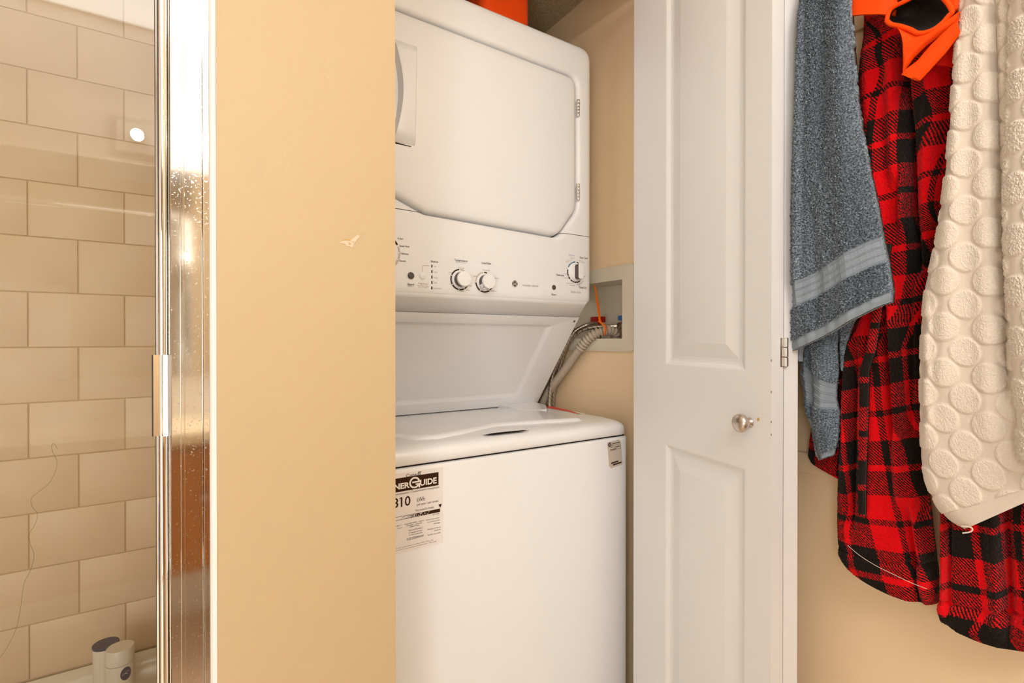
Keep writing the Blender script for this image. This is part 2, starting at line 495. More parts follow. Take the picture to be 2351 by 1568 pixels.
# bottles on the tub ledge
def disc_center(x, y, z):
    d = ray(x, y); t = (z - CAMZ) / d[2]; return ORG + d * t
ZB = 0.2752
zt = 0.462
c = disc_center(276, 1484, zt)
t = thing('shampoo_bottle', 'white cylindrical bottle with a dark oval emblem on the tub ledge', 'bottle', (c[0], c[1], ZB))
h = zt - ZB
bm = bmesh.new(); lathe(bm, [(0.024, 0), (0.0265, 0.004), (0.027, 0.02), (0.027, h - 0.036), (0.0265, h - 0.034)], (c[0], c[1], ZB), (0, 0, 1)); finish('body', bm, M['bottle'], t)
bm = bmesh.new(); lathe(bm, [(0.0263, h - 0.033), (0.0263, h - 0.002), (0.025, h)], (c[0], c[1], ZB), (0, 0, 1)); finish('cap', bm, M['bottle'], t)
ang0 = math.atan2(-c[1], -c[0]) + 0.38
def cylf(r):
    return lambda a, b: Vector((c[0] + r * math.cos(ang0 + a / r), c[1] + r * math.sin(ang0 + a / r), b))
zc = zt - 0.052
bm = bmesh.new()
for k in range(12):
    a0_, a1_ = -math.pi / 2 + math.pi * k / 12, -math.pi / 2 + math.pi * (k + 1) / 12
    xa_, xb_, ha_, hb_ = 0.0105 * math.sin(a0_), 0.0105 * math.sin(a1_), 0.0145 * math.cos(a0_), 0.0145 * math.cos(a1_)
    flatpoly(bm, [(xa_, zc - ha_ - 1e-5), (xb_, zc - hb_ - 1e-5), (xb_, zc + hb_ + 1e-5), (xa_, zc + ha_ + 1e-5)], cylf(0.0273))
nofix('emblem', bm, M['navy'], t)
bm = bmesh.new()
ringarc(bm, -0.002, zc - 0.004, 0.0045, 0.0058, 20, 160, cylf(0.0276), 10); ringarc(bm, 0.003, zc + 0.001, 0.0035, 0.0046, 30, 200, cylf(0.0276), 10)
nofix('emblem_print', bm, M['silver_print'], t)
bm = bmesh.new()
flatpoly(bm, [(-.012, zc - .022), (.012, zc - .022), (.012, zc - .0212), (-.012, zc - .0212)], cylf(0.0273))
flatpoly(bm, [(-.012, zc - .025), (.012, zc - .025), (.012, zc - .0242), (-.012, zc - .0242)], cylf(0.0273)); nofix('printed_line', bm, M['ink_soft'], t)

zt2 = 0.455
c2 = disc_center(243, 1476, zt2)
t = thing('lotion_jar', 'pale jar with a flat dark navy lid behind the white bottle', 'jar', (c2[0], c2[1], ZB))
h2 = zt2 - ZB
bm = bmesh.new(); lathe(bm, [(0.022, 0), (0.024, 0.004), (0.024, h2 - 0.012), (0.023, h2 - 0.006)], (c2[0], c2[1], ZB), (0, 0, 1)); finish('body', bm, M['bottle'], t)
bm = bmesh.new(); lathe(bm, [(0.0245, h2 - 0.006), (0.0253, h2 - 0.004), (0.0253, h2 - 0.001), (0.0245, h2)], (c2[0], c2[1], ZB), (0, 0, 1)); finish('lid', bm, M['navy'], t)

# ------------------------------------------------------------------ shower door
YS = 0.80
sd = thing('shower_door', 'framed glass shower door with polished chrome stile and jamb', 'shower door', (-0.5, YS, 0.36))
Z0, Z1 = 0.377, 2.0
bm = bmesh.new(); box(bm, -1.2, -0.0295, YS - 0.001, YS + 0.005, Z0 + 0.012, Z1 - 0.02); finish('glass_pane', bm, M['glass'], sd, smooth=False)
# stile: ribbed half-round profile
sp = [(-0.0333, 0.0025), (-0.0333, -0.004), (-0.0322, -0.0055), (-0.0308, -0.006)]
for k in range(9):
    a = math.pi * (1 - k / 8); sp.append((-0.0247 + 0.0055 * math.cos(a), -0.007 - 0.0055 * math.sin(a) * 1.1))
sp += [(-0.0188, -0.006), (-0.0176, -0.0055), (-0.0172, -0.004), (-0.0172, 0.008), (-0.0333, 0.008), (-0.0333, 0.0055), (-0.029, 0.0055), (-0.029, 0.0025)]
bm = bmesh.new(); prism(bm, [(a, YS + b) for a, b in sp][::-1], Z0, Z1, lambda p, q, a: (p, q, a)); finish('stile', bm, M['chrome'], sd, angle=30)
# wall jamb with grooves
jp = [(-0.0165, 0.016), (-0.0165, -0.0115), (-0.0160, -0.0125), (-0.0062, -0.0125), (-0.0056, -0.0115), (-0.0050, -0.0115), (-0.0047, -0.0140), (-0.0030, -0.0140), (-0.0027, -0.0120), (-0.0019, -0.0120),
      (-0.0013, -0.0130), (0.0183, -0.0130), (0.0188, -0.0120), (0.0193, -0.0145), (0.0202, -0.0145), (0.0206, -0.0130), (0.0262, -0.0130), (0.0268, -0.012), (0.0268, 0.016)]
bm = bmesh.new(); prism(bm, [(a, YS + b) for a, b in jp][::-1], Z0, Z1 + 0.02, lambda p, q, a: (p, q, a)); finish('wall_jamb', bm, M['chrome2'], sd, angle=20)
bm = bmesh.new()
cb = [(0.0268, YS - 0.010), (0.0270, YS - 0.0225), (0.0290, YS - 0.0285), (0.0338, YS - 0.0295), (0.0338, YS + 0.01), (0.0268, YS + 0.01)]
prism(bm, cb[::-1], Z0, Z1 + 0.02, lambda p, q, a: (p, q, a)); finish('caulk_bead', bm, M['caulk'], sd)
# handle
hz0 = onY(368, 1001, YS - 0.02)[2]; hz1 = onY(368, 815, YS - 0.02)[2]
hp = [(-0.0395, -0.010), (-0.0392, -0.017), (-0.0375, -0.0195), (-0.0310, -0.0175), (-0.0295, -0.0185), (-0.0270, -0.024), (-0.0225, -0.0255), (-0.0190, -0.0225), (-0.0178, -0.0165), (-0.0168, -0.0165), (-0.0162, -0.009),
      (-0.0180, -0.009), (-0.0330, -0.0085), (-0.0360, -0.0085)]
hx = onY(347.5, 900, YS - 0.02)[0] + 0.0395
bm = bmesh.new(); prism(bm, [(a + hx, YS + b) for a, b in hp][::-1], hz0, hz1, lambda p, q, a: (p, q, a)); finish('handle', bm, M['nickel'] if False else M['chrome'], sd, angle=28)
bm = bmesh.new(); box(bm, -1.55, 0.026, YS - 0.018, YS + 0.022, 0.3602, 0.377, bev=0.003); finish('sill_track', bm, M['chrome'], sd)
bm = bmesh.new(); box(bm, -1.55, 0.026, YS - 0.018, YS + 0.022, 2.0, 2.04, bev=0.003); finish('header_rail', bm, M['chrome'], sd)

# hair on the tiles
hpts = [(132, 1032), (124, 1018), (119, 1024), (122, 1040), (131, 1060), (126, 1085), (112, 1110), (90, 1128), (72, 1145), (75, 1165), (86, 1180), (80, 1205), (66, 1228), (70, 1250), (78, 1275), (70, 1310), (55, 1340), (48, 1390), (38, 1440), (20, 1480), (0, 1510), (-20, 1530)]
hp3 = [Vector(onY(x, y, YS - 0.0013)) for x, y in [tuple(q) for q in spline(hpts, 4)]]
bm = bmesh.new(); tube(bm, hp3, 0.00016, 5); hs = finish('hair_strand', bm, M['hair'])
tag(hs, 'long thin dark hair clinging to the shower glass', 'hair')

# ------------------------------------------------------------------ stacked washer and dryer
XL, XR = 0.25, 0.93
YW, YD = 0.90, 1.03
wd = thing('stacked_washer_dryer', 'white stacked laundry centre with dryer above a top-loading washer', 'washer dryer', (0.59, 1.25, 0.0))
bm = bmesh.new()
# cabinet with rounded front edges
pts = fillet([(XL, 1.68), (XL, YW), (XR, YW), (XR, 1.68)], [0, .008, .008, 0], 4)
ztop = 0.9135
ring0 = [bm.verts.new((a, b, 0.03)) for a, b in pts]
ring1 = [bm.verts.new((a, b, ztop - 0.007)) for a, b in pts]
def shrink(a, b, d): return (min(max(a, XL + d), XR - d), max(b, YW + d))
ring2 = [bm.verts.new((*shrink(a, b, 0.002), ztop - 0.002)) for a, b in pts]
ring3 = [bm.verts.new((*shrink(a, b, 0.007), ztop)) for a, b in pts]
for A, B in ((ring0, ring1), (ring1, ring2), (ring2, ring3)): bridge(bm, A, B)
bm.faces.new(ring3); bm.faces.new(ring0[::-1])
finish('washer_cabinet', bm, M['enamel'], wd)
for x in (0.29, 0.89):
  for y in (0.95, 1.63):
    bm = bmesh.new(); lathe(bm, [(0.022, 0), (0.022, 0.012), (0.012, 0.014), (0.012, 0.03)], (x, y, 0), (0, 0, 1), 12)
  finish('levelling_foot', bm, M['grey_plastic'], wd)
bm = bmesh.new(); box(bm, XL + .006, XR - .006, YW + .006, 1.66, ztop, 0.9165); finish('dark_seam_fill', bm, M['gap'], wd, smooth=False)  # dark filler, the seam's shade put into its colour
# deck: front lip and gently sloped top
dp = [(YW + 0.004, 0.9165), (YW, 0.920), (YW, 0.934), (YW + 0.003, 0.942), (YW + 0.010, 0.9475), (YW + 0.03, 0.9515), (YW + 0.08, 0.9535), (1.20, 0.951), (1.284, 0.9500), (1.66, 0.9500), (1.66, 0.9165)]
bm = bmesh.new()
rows = []
for x, dz, dy in ((XL, -0.010, 0.006), (XL + .004, -0.003, 0.002), (XL + .012, 0, 0), (XR - 0.03, 0, 0), (XR - 0.012, -0.0015, 0.001), (XR - 0.004, -0.005, 0.003), (XR, -0.013, 0.007)):
    rows.append([bm.verts.new((x, y + (dy if y < YW + .02 else 0), z + (dz if z > 0.925 else 0))) for y, z in dp])
for A, B in zip(rows, rows[1:]): bridge(bm, A, B)
bm.faces.new(rows[0][::-1]); bm.faces.new(rows[-1])
finish('washer_top', bm, M['enamel'], wd, angle=50)
# lid
def lidpx(x, y): q = onP(x, y, (0, 0.98, 0.9545), (0, 0.0115, 1)); return (q[0], q[1])
lid = [(0.285, 1.02), (0.30, 1.004)] + [lidpx(*q) for q in ((913, 1003.7), (926, 1006), (957, 1007.6), (1008, 1004), (1059, 995), (1110, 984.6), (1137, 978.5), (1161, 976.5), (1212, 973), (1288, 968), (1330, 964.8), (1337, 963.5), (1233, 943.5), (1213, 941), (1190, 941))]
lid += [(lid[-1][0] - 0.01, lid[-1][1] + 0.025), (0.285, lid[-1][1] + 0.028)]
bm = bmesh.new()
def lidz(y): return 0.9535 - (y - 0.98) * 0.0115 if y > .98 else 0.9535 - (0.98 - y) * 0.02
loops = []
for d, hgt in ((0.0, -0.001), (0.002, 0.003), (0.007, 0.006), (0.014, 0.0068)):
    pl = inset(lid, d)
    loops.append([bm.verts.new((a, b, lidz(b) + hgt)) for a, b in pl])
for A, B in zip(loops, loops[1:]): bridge(bm, A, B)
bm.faces.new(loops[-1]); finish('washer_lid', bm, M['enamel'], wd, angle=60)
# finger slot: flat dark patch, the recess shade put into its colour
sl = [(1106, 999.5), (1130, 994.5), (1165, 990.5), (1195, 988), (1217, 987), (1200, 990), (1170, 993.5), (1135, 997.5)]
bm = bmesh.new()
q = [onP(x, y, (0, 0.93, 0.9530), (0, -0.02, 1)) for x, y in sl]
q = [(p[0], p[1], 0.9530 + 0.02 * (p[1] - 0.93)) for p in q]
bm.faces.new([bm.verts.new(p) for p in q]); nofix('finger_slot', bm, M['gap'], wd)
# slope panel behind the lid
S0 = np.array([1.084, 1.2175]); S1 = np.array([1.2875, 0.9524])
sn = np.array([S1[1] - S0[1], -(S1[0] - S0[0])]); sn = sn / np.linalg.norm(sn)     # points towards the room
if sn[0] > 0: sn = -sn
def slope(x, s, d=0.0):
    p = S0 + (S1 - S0) * s + sn * d
    return Vector((x, p[0], p[1]))
def slope_px(x, y):
    p = onP(x, y, (0, S0[0], S0[1]), (0, sn[0], sn[1]))
    return p[0], ((np.array([p[1], p[2]]) - S0) @ (S1 - S0)) / ((S1 - S0) @ (S1 - S0))
bm = bmesh.new()
xe1, se0 = slope_px(1272, 745); xe2, se1 = slope_px(1192, 912)
outer = [(XL, 0), (XR, 0), (XR, 1), (XL, 1)]
emb = [(XL + 0.04, se0), (xe1, se0), (xe2, se1), (XL + 0.04, se1)]
ef = [(a, b) for a, b in fillet(emb, 0.02, 5)]
n = len(ef)
def emb_loop(k, d):
    cxm = sum(a for a, _ in ef) / n; csm = sum(b for _, b in ef) / n
    return [bm.verts.new(slope(a + (cxm - a) * k, b + (csm - b) * k * 1.6, d)) for a, b in ef]
L0 = emb_loop(0, 0); L1 = emb_loop(0.02, -0.0018); L2 = emb_loop(0.05, -0.006); L3 = emb_loop(0.065, -0.0068)
for A, B in ((L0, L1), (L1, L2), (L2, L3)): bridge(bm, A, B)
bm.faces.new(L3)
oc = [bm.verts.new(slope(a, b)) for a, b in outer]
m6 = 6
# fan outer corners to embossed loop (each corner arc has 6 points)
for ci in range(4):
    arc = L0[ci * m6:(ci + 1) * m6]
    for i in range(5): bm.faces.new((oc[ci], arc[i + 1], arc[i]))
    nxt = L0[((ci + 1) * m6) % n]
    bm.faces.new((oc[ci], oc[(ci + 1) % 4], nxt, arc[5]))
bk = [bm.verts.new(v.co + Vector((0, 0.03, 0))) for v in oc]
bridge(bm, oc, bk); bm.faces.new(bk)
finish('slope_panel', bm, M['plastic'], wd, angle=50)
xs, ss = slope_px(1318, 737)
bm = bmesh.new(); lathe(bm, [(0.0042, 0), (0.0042, 0.0012), (0.003, 0.002)], slope(xs, ss, 0.0002), (0, sn[0], sn[1]), 12); finish('screw', bm, M['steel'], wd)
bm = bmesh.new(); lathe(bm, [(0.0018, 0), (0.0018, 0.0004)], slope(xs, ss, 0.0022), (0, sn[0], sn[1]), 6); finish('screw_socket', bm, M['gap'], wd)
# tower body behind, between washer and dryer
bm = bmesh.new()
prism(bm, [(1.087, 1.262), (1.087, 1.219), (1.113, 1.214), (1.31, 0.953), (1.66, 0.951), (1.66, 1.262)][::-1], XL + .004, XR - .004, lambda p, q, a: (a, p, q))
finish('support_tower', bm, M['enamel'], wd)
# lid hinge ledge at the foot of the slope panel
bm = bmesh.new(); prism(bm, fillet([(0.788, 1.30), (0.788, 1.152), (0.805, 1.134), (0.85, 1.130), (0.90, 1.20), (0.922, 1.30)], .012, 6), 0.950, 0.9590, lambda p, q, a: (p, q, a)); bmesh.ops.bevel(bm, geom=[e for e in bm.edges if e.verts[0].co.z > .955 and e.verts[1].co.z > .955], offset=.004, segments=3, affect='EDGES'); finish('hinge_cover', bm, M['enamel'], wd)

# dryer fascia : outer outline to door opening
outl = fillet([(XL, 1.2505), (XR, 1.2505), (XR, 1.9445), (XL, 1.9445)], [.016, .016, .034, .034], 8)
doorp = [(0.315, 1.482), (0.44, 1.4315), (0.815, 1.4195), (0.8785, 1.50), (0.8785, 1.8555), (0.315, 1.8625)]
doorr = [.02, .05, .05, .05, .035, .03]
dop = fillet(doorp, doorr, 8)
cen = np.array([0.60, 1.62])
def radial(poly, angs):
    P = np.array(poly); Q = np.roll(P, -1, axis=0); res = []
    for a in angs:
        d = np.array([math.cos(a), math.sin(a)]); best = None
        for p, q in zip(P, Q):
            e = q - p; det = d[0] * (-e[1]) - d[1] * (-e[0])
            if abs(det) < 1e-12: continue
            r = p - cen
            t = (r[0] * (-e[1]) - r[1] * (-e[0])) / det
            u = (d[0] * r[1] - d[1] * r[0]) / det
            if t > 0 and -1e-6 <= u <= 1 + 1e-6 and (best is None or t > best): best = t
        res.append(cen + d * best)
    return res
angs = set()
for pl in (outl, dop):
    for p in pl: angs.add(round(math.atan2(p[1] - cen[1], p[0] - cen[0]), 4))
angs = sorted(angs)
rect = [(XL, 1.2505), (XR, 1.2505), (XR, 1.9445), (XL, 1.9445)]
loopsdef = [(rect, [.016, .016, .034, .034], 0, 1.09), (rect, [.016, .016, .034, .034], 0, 1.048), (rect, [.016, .016, .034, .034], .003, 1.038), (rect, [.014, .014, .032, .032], .009, 1.0325), (rect, [.012, .012, .03, .03], .018, 1.0305), (rect, [.012, .012, .028, .028], .026, 1.030),
            (doorp, doorr, -.016, 1.0300), (doorp, doorr, -.008, 1.0315), (doorp, doorr, -.0025, 1.035), (doorp, doorr, 0, 1.041), (doorp, doorr, 0, 1.075)]
def fascia():
    bm = bmesh.new(); prev = None
    for poly, rr, d, y in loopsdef:
        pl = fillet(inset(poly, d), rr, 8)
        V = [bm.verts.new((p[0], y, p[1])) for p in radial(pl, angs)]
        if prev: bridge(bm, prev, V)
        prev = V
    return bm
ZS = 1.4335
for nm, keep_top in (('dryer_frame', True), ('control_console', False)):
    bm = fascia()
    geom = bm.verts[:] + bm.edges[:] + bm.faces[:]
    zc_ = ZS + (0.0007 if keep_top else -0.0007)
    bmesh.ops.bisect_plane(bm, geom=geom, plane_co=(0, 0, zc_), plane_no=(0, 0, 1), clear_inner=keep_top, clear_outer=not keep_top)
    o = finish(nm, bm, M['plastic'], wd, angle=40)
bm = bmesh.new(); box(bm, XL + .01, XR - .01, 1.062, 1.09, 1.265, 1.90); finish('dark_seam_backing', bm, M['gap'], wd, smooth=False)  # dark sheet behind the fascia, shade of the door and console gaps as colour
bm = bmesh.new(); prism(bm, [(a, b) for a, b in outl], 1.088, 1.68, lambda p, q, a: (p, a, q)); finish('dryer_cabinet', bm, M['enamel'], wd)
# console underside
bm = bmesh.new()
prism(bm, [(1.0345, 1.262), (1.0350, 1.2535), (1.041, 1.2475), (1.0845, 1.2200), (1.10, 1.2200), (1.10, 1.258)][::-1], XL + .001, XR - .001, lambda p, q, a: (a - (0.016 * max(0, min(1, (1.075 - p) / 0.035)) if a > .5 else 0), p, q))
finish('console_underside', bm, M['plastic'], wd, angle=50)
# dryer door, slightly domed
bm = bmesh.new()
dd = [(-0.0, 1.06), (0.0032, 1.042), (0.0045, 1.036), (0.008, 1.0315), (0.014, 1.0295), (0.03, 1.0285), (0.09, 1.0275)]
prev = None
for d, y in dd:
    pl = fillet(inset(doorp, d + 0.0016), [max(r - d, .004) for r in doorr], 8)
    V = [bm.verts.new((p[0], y, p[1])) for p in radial(pl, angs)]
    if prev: bridge(bm, prev, V)
    else: bm.faces.new(V)
    prev = V
bm.faces.new(prev)
ddoor = finish('dryer_door', bm, M['plastic'], wd, angle=40)
# pull handle on the door: concave strip standing proud
bm = bmesh.new()
nz = 18
rows = []
zt_, zb_ = 1.790, 1.5735
for i in range(nz + 1):
    t = i / nz; z = zt_ + (zb_ - zt_) * t
    bow = math.sin(math.pi * t)
    xr = 0.420 - 0.004 * bow - 0.004 * t
    xl = 0.366 + 0.017 * bow
    out = 0.010 + 0.010 * bow
    endk = min(1, min(t, 1 - t) / 0.04)
    o_ = 1.0268 - out * endk
    rows.append([bm.verts.new(p) for p in ((xr + .002, 1.0285, z), (xr, o_ + 0.005 * endk, z), (xr - 0.003, o_ + .001, z), (xl + .006, o_, z), (xl + .001, o_ + .002, z), (xl, o_ + .006 * endk, z), (xl - .004, 1.0285, z))])
for A, B in zip(rows, rows[1:]):
    for k in range(6): bm.faces.new((A[k], A[k + 1], B[k + 1], B[k]))
bm.faces.new(rows[0]); bm.faces.new(rows[-1][::-1])
finish('handle', bm, M['plastic'], ddoor, angle=40)
bm = bmesh.new(); pxs = [(908, 329.5), (925, 333), (944, 337.5), (944, 336), (925, 331), (908, 326.5)]
bm.faces.new([bm.verts.new((p[0], 1.0272, p[2])) for p in (onY(x, y, 1.0272) for x, y in pxs)]); nofix('handle_gap', bm, M['gap'], ddoor)
for zc_ in (1.7724, 1.5483):
    bm = bmesh.new()
    for k in range(5):
        lathe(bm, [(0.0028, -0.0042), (0.0031, -0.0036), (0.0031, 0.0036), (0.0028, 0.0042)], (0.8795, 1.0285, zc_ + (k - 2) * 0.0088), (0, 0, 1), 10)
    box(bm, 0.8745, 0.8795, 1.029, 1.031, zc_ - 0.022, zc_ + 0.022)
    finish('hinge', bm, M['steel'], ddoor)

# console controls
YC = 1.0298
def cf(off=0.0004):
    return lambda a, b: Vector((a, YC - off, b))
def cpx(x, y): p = onY(x, y, YC); return p[0], p[2]
def dial(nm, x, z, r_ring, segs, rk, style):
    kn = None
    for col, arcs in segs:
        bm = bmesh.new()
        for a0, a1 in arcs: ringarc(bm, x, z, r_ring * 0.86, r_ring, a0, a1, cf())
        nofix('dial_ring', bm, col, wd)
    bm = bmesh.new()
    lathe(bm, [(rk * 1.30, 0), (rk * 1.28, 0.003), (rk * 1.16, 0.0045)], (x, YC, z), (0, -1, 0), 40)
    base = finish(nm, bm, M['plastic'], wd, angle=50)
    if style == 'round':
        bm = bmesh.new(); lathe(bm, [(rk * 1.02, 0.0045), (rk, 0.018)], (x, YC, z), (0, -1, 0), 40); finish('grip', bm, M['grey_plastic'], base)
        bm = bmesh.new(); lathe(bm, [(rk * 1.0, 0.018), (rk * 1.03, 0.0185), (rk * 1.03, 0.022), (rk * 0.98, 0.024), (rk * 0.6, 0.0248)], (x, YC, z), (0, -1, 0), 40); finish('cap', bm, M['plastic'], base, angle=30)
    else:
        bm = bmesh.new(); lathe(bm, [(rk * 1.12, 0.0045), (rk * 1.08, 0.007), (rk * 1.0, 0.008)], (x, YC, z), (0, -1, 0), 40); finish('disc', bm, M['plastic'], base)
        g = rk * 0.42; hh = rk * 1.02
        pl = fillet([(x - g, z - hh), (x + g, z - hh), (x + g, z + hh), (x - g, z + hh)], g * 0.8, 5)
        bm = bmesh.new(); prism(bm, pl, YC - 0.008, YC - 0.0225, lambda p, q, a: (p, a, q)); finish('grip', bm, M['grey_plastic'], base)
        bm = bmesh.new()
        P1 = [bm.verts.new((p, YC - 0.0225, q)) for p, q in pl]; P2 = [bm.verts.new((p, YC - 0.0245, q)) for p, q in pl]
        P3 = [bm.verts.new((x + (p - x) * .9, YC - 0.0255, z + (q - z) * .95)) for p, q in pl]
        bridge(bm, P1, P2); bridge(bm, P2, P3); bm.faces.new(P3); bm.faces.new(P1[::-1]); finish('cap', bm, M['plastic'], base)
    return base
x1, z1 = cpx(1056, 642); x2, z2 = cpx(1112, 648); x3, z3 = cpx(1321, 625)
d1 = dial('temperature_dial', x1, z1, 0.0245, [(M['ink'], [(95, 330)]), (M['ring_pale'], [(60, 93)])], 0.0165, 'round')
d2 = dial('load_dial', x2, z2, 0.0245, [(M['ink'], [(182, 330), (72, 92)]), (M['ring_pale'], [(94, 180)])], 0.0165, 'round')
dial('cycle_dial', 0.344, 1.3385, 0.040, [(M['ink'], [(28, 150)]), (M['ring_pale'], [(-70, 26)])], 0.027, 'bar')
d3 = dial('dryer_dial', x3, z3, 0.0285, [(M['ink_blue'], [(92, 112), (115, 124), (127, 154)]), (M['ink'], [(66, 82), (168, 205), (209, 226), (233, 247), (250, 260), (263, 275), (278, 288), (291, 304)])], 0.0195, 'bar')
# pointer marks on the two round knobs
for (x, z, an, dd_) in ((x1, z1, -62, d1), (x2, z2, -128, d2)):
    bm = bmesh.new(); t = math.radians(an)
    u = Vector((math.cos(t), 0, math.sin(t))); v = Vector((-math.sin(t), 0, math.cos(t)))
    # faceted pointer wedge with a black line
    cc = Vector((x, YC - 0.0245, z))
    P = [cc + u * a + v * b + Vector((0, -0.0006 + e, 0)) for a, b, e in ((0.0085, -0.010, 0.0), (0.0085, 0.010, 0.0), (0.0195, 0.0075, 0.012), (0.0195, -0.0075, 0.012))]
    A = [bm.verts.new(p) for p in P]; B = [bm.verts.new(p + Vector((0, 0.006, 0))) for p in P]
    bridge(bm, A, B); bm.faces.new(A); bm.faces.new(B[::-1]); finish('pointer', bm, M['plastic'], dd_)
    bm = bmesh.new()
    P = [cc + u * a + v * b + Vector((0, -0.0011 + e, 0)) for a, b, e in ((0.0095, -0.0007, 0.0011), (0.0095, 0.0007, 0.0011), (0.0185, 0.0007, 0.0109), (0.0185, -0.0007, 0.0109))]
    bm.faces.new([bm.verts.new(p) for p in P]); nofix('pointer_line', bm, M['ink'], dd_)
# ring ticks (white dots)
bm = bmesh.new()
for (x, z, r, al) in ((x1, z1, 0.0228, (92, 158, 212, 262, 298)), (x2, z2, 0.0228, (95, 182, 240, 306)), (0.344, 1.3385, 0.037, (24, 2, -20))):
    for a in al:
        t = math.radians(a); px_, pz_ = x + r * math.cos(t), z + r * math.sin(t)
        flatpoly(bm, [(px_ + 0.0014 * math.cos(k * math.pi / 4), pz_ + 0.0014 * math.sin(k * math.pi / 4)) for k in range(8)], cf(0.0007))
nofix('dial_ticks', bm, M['label_white'], wd)
def button(nm, x, y, r, m, dome):
    bx, bz = cpx(x, y)
    bm = bmesh.new(); lathe(bm, [(r * 1.12, 0), (r * 1.10, 0.0012), (r * 1.0, 0.0014)], (bx, YC, bz), (0, -1, 0), 28); b0 = finish(nm, bm, M['plastic'], wd)
    bm = bmesh.new(); lathe(bm, [(r, 0.0008), (r * .97, 0.0018), (r * .8, 0.0024 + dome), (r * .4, 0.0028 + dome)], (bx, YC, bz), (0, -1, 0), 28); finish('button_cap', bm, m, b0, angle=60)
button('start_button', 943, 633, 0.0078, M['grey_plastic'], 0.001)
button('rinse_button', 970, 633.5, 0.0074, M['plastic'], 0.0)
button('start_button', 1271, 660, 0.0066, M['grey_plastic'], 0.0)
for yy in (611, 623.5, 636, 648.5, 661):
    bx, bz = cpx(991.5, yy)
    bm = bmesh.new(); box(bm, bx - .0012, bx + .0012, YC - 0.0008, YC + .001, bz - .0031, bz + .0031); finish('indicator_light', bm, M['ink'], wd, smooth=False)
def T(bm, s, xa, xb, yb, hp, plane=YC, off=0.0005, bold=0.0, f=None):
    """string from pixel xa to xb with baseline at yb (left end) and cap height hp pixels"""
    p = onY(xa, yb, plane); q = onY(xb, yb, plane)
    dep = (p - ORG) @ FW
    text(bm, s, p[0], q[0], p[2], hp * dep / F, f or (lambda a, b: Vector((a, plane - off, b))), bold)
bm = bmesh.new()
for a in (('Start', 935.5, 951, 655, 5.6), ('Status', 989, 1006, 602, 4.6), ('Temperature', 1043, 1073, 599, 4.8), ('Load Size', 1106, 1127, 605.5, 4.8), ('Start', 1266, 1277, 678, 4.4), ('Easy Care', 1331, 1349, 593, 4.6),
          ('Delicates', 1277, 1295, 633, 4.6), ('Timed Dry', 1329, 1347, 662, 4.8), ('& Spin', 912.5, 925, 548.5, 3.6), ('Speed Wash', 917, 940, 566, 3.8), ('Delicates', 920, 938, 583.5, 3.8), ('Casuals', 916, 931, 600, 3.8)):
    T(bm, *a, bold=0.006)
nofix('panel_lettering', bm, M['ink'], wd)
bm = bmesh.new()
for a in (('Pause', 937, 949, 658.5, 2.6), ('Deep Rinse', 960, 982, 652, 3.2), ('Select when using', 958, 984, 656, 2.0), ('Fabric Softener', 960, 982, 659.5, 2.0), ('On', 996.5, 1001, 613, 3), ('Wash', 996.5, 1005, 626, 3), ('Rinse', 996, 1005, 638.5, 3), ('Spin', 996.5, 1003.5, 650.5, 3), ('Lid Locked', 995, 1013.5, 663, 3.2),
          ('All Cold Rinses', 1046.5, 1069.5, 602.5, 2.0), ('Tap Cold', 1051, 1065, 616, 2.8), ('Cold', 1030.5, 1038, 627, 2.8), ('Cool', 1031, 1038, 653, 2.8), ('Colors', 1053, 1064, 669, 3), ('Warm', 1070, 1078, 667, 3), ('Hot', 1077.5, 1083, 657.5, 3),
          ('Precise Fill', 1108, 1124, 621, 2.8), ('Super', 1087, 1096, 635, 2.8), ('Small', 1136, 1144.5, 639.5, 2.8), ('Large', 1097, 1105, 667.5, 3), ('Medium', 1128, 1140, 669, 3), ('WASHER | DRYER', 1199, 1236, 657, 4.2), ('DRYER CYCLES', 1311, 1333, 672, 3.6),
          ('More Dry', 1298.5, 1308, 601, 2.0), ('Optimum', 1302, 1312, 598, 1.8), ('Less Dry', 1309, 1315, 595, 1.6), ('Damp', 1309.5, 1318, 592, 1.6), ('More Dry', 1329, 1338, 599.5, 2.0), ('Less Dry', 1335, 1342, 603, 1.8), ('Less Dry', 1293, 1301, 629.5, 1.8), ('More Dry', 1295, 1305, 638.5, 2.2), ('Quick Fluff', 1301, 1315, 651, 2.2), ('Dewrinkle', 1308, 1321, 655.5, 2.2),
          ('40', 1324, 1327, 655, 2.4), ('50', 1328.5, 1331.5, 654, 2.4), ('60', 1333, 1336, 651, 2.4), ('70', 1336, 1339, 647, 2.4), ('80', 1340, 1343, 636, 2.4), ('Off', 1299, 1302, 617, 2)):
    T(bm, *a)
def stroke(bm, pts, wdt, f):
    P = [np.array(p) for p in pts]
    for a, b in zip(P, P[1:]):
        t = (b - a) / np.linalg.norm(b - a); nn = np.array([-t[1], t[0]]) * wdt / 2
        flatpoly(bm, [a + nn, b + nn, b - nn, a - nn], f)
stroke(bm, [cpx(970, 624), cpx(970, 612), cpx(972, 609.5), cpx(987, 610.3)], 0.0007, cf(0.0005))
nofix('small_lettering', bm, M['ink_soft'], wd)
bm = bmesh.new(); T(bm, 'Options', 1305, 1319, 587, 4.2); nofix('options_lettering', bm, M['ink_paleblue'], wd)
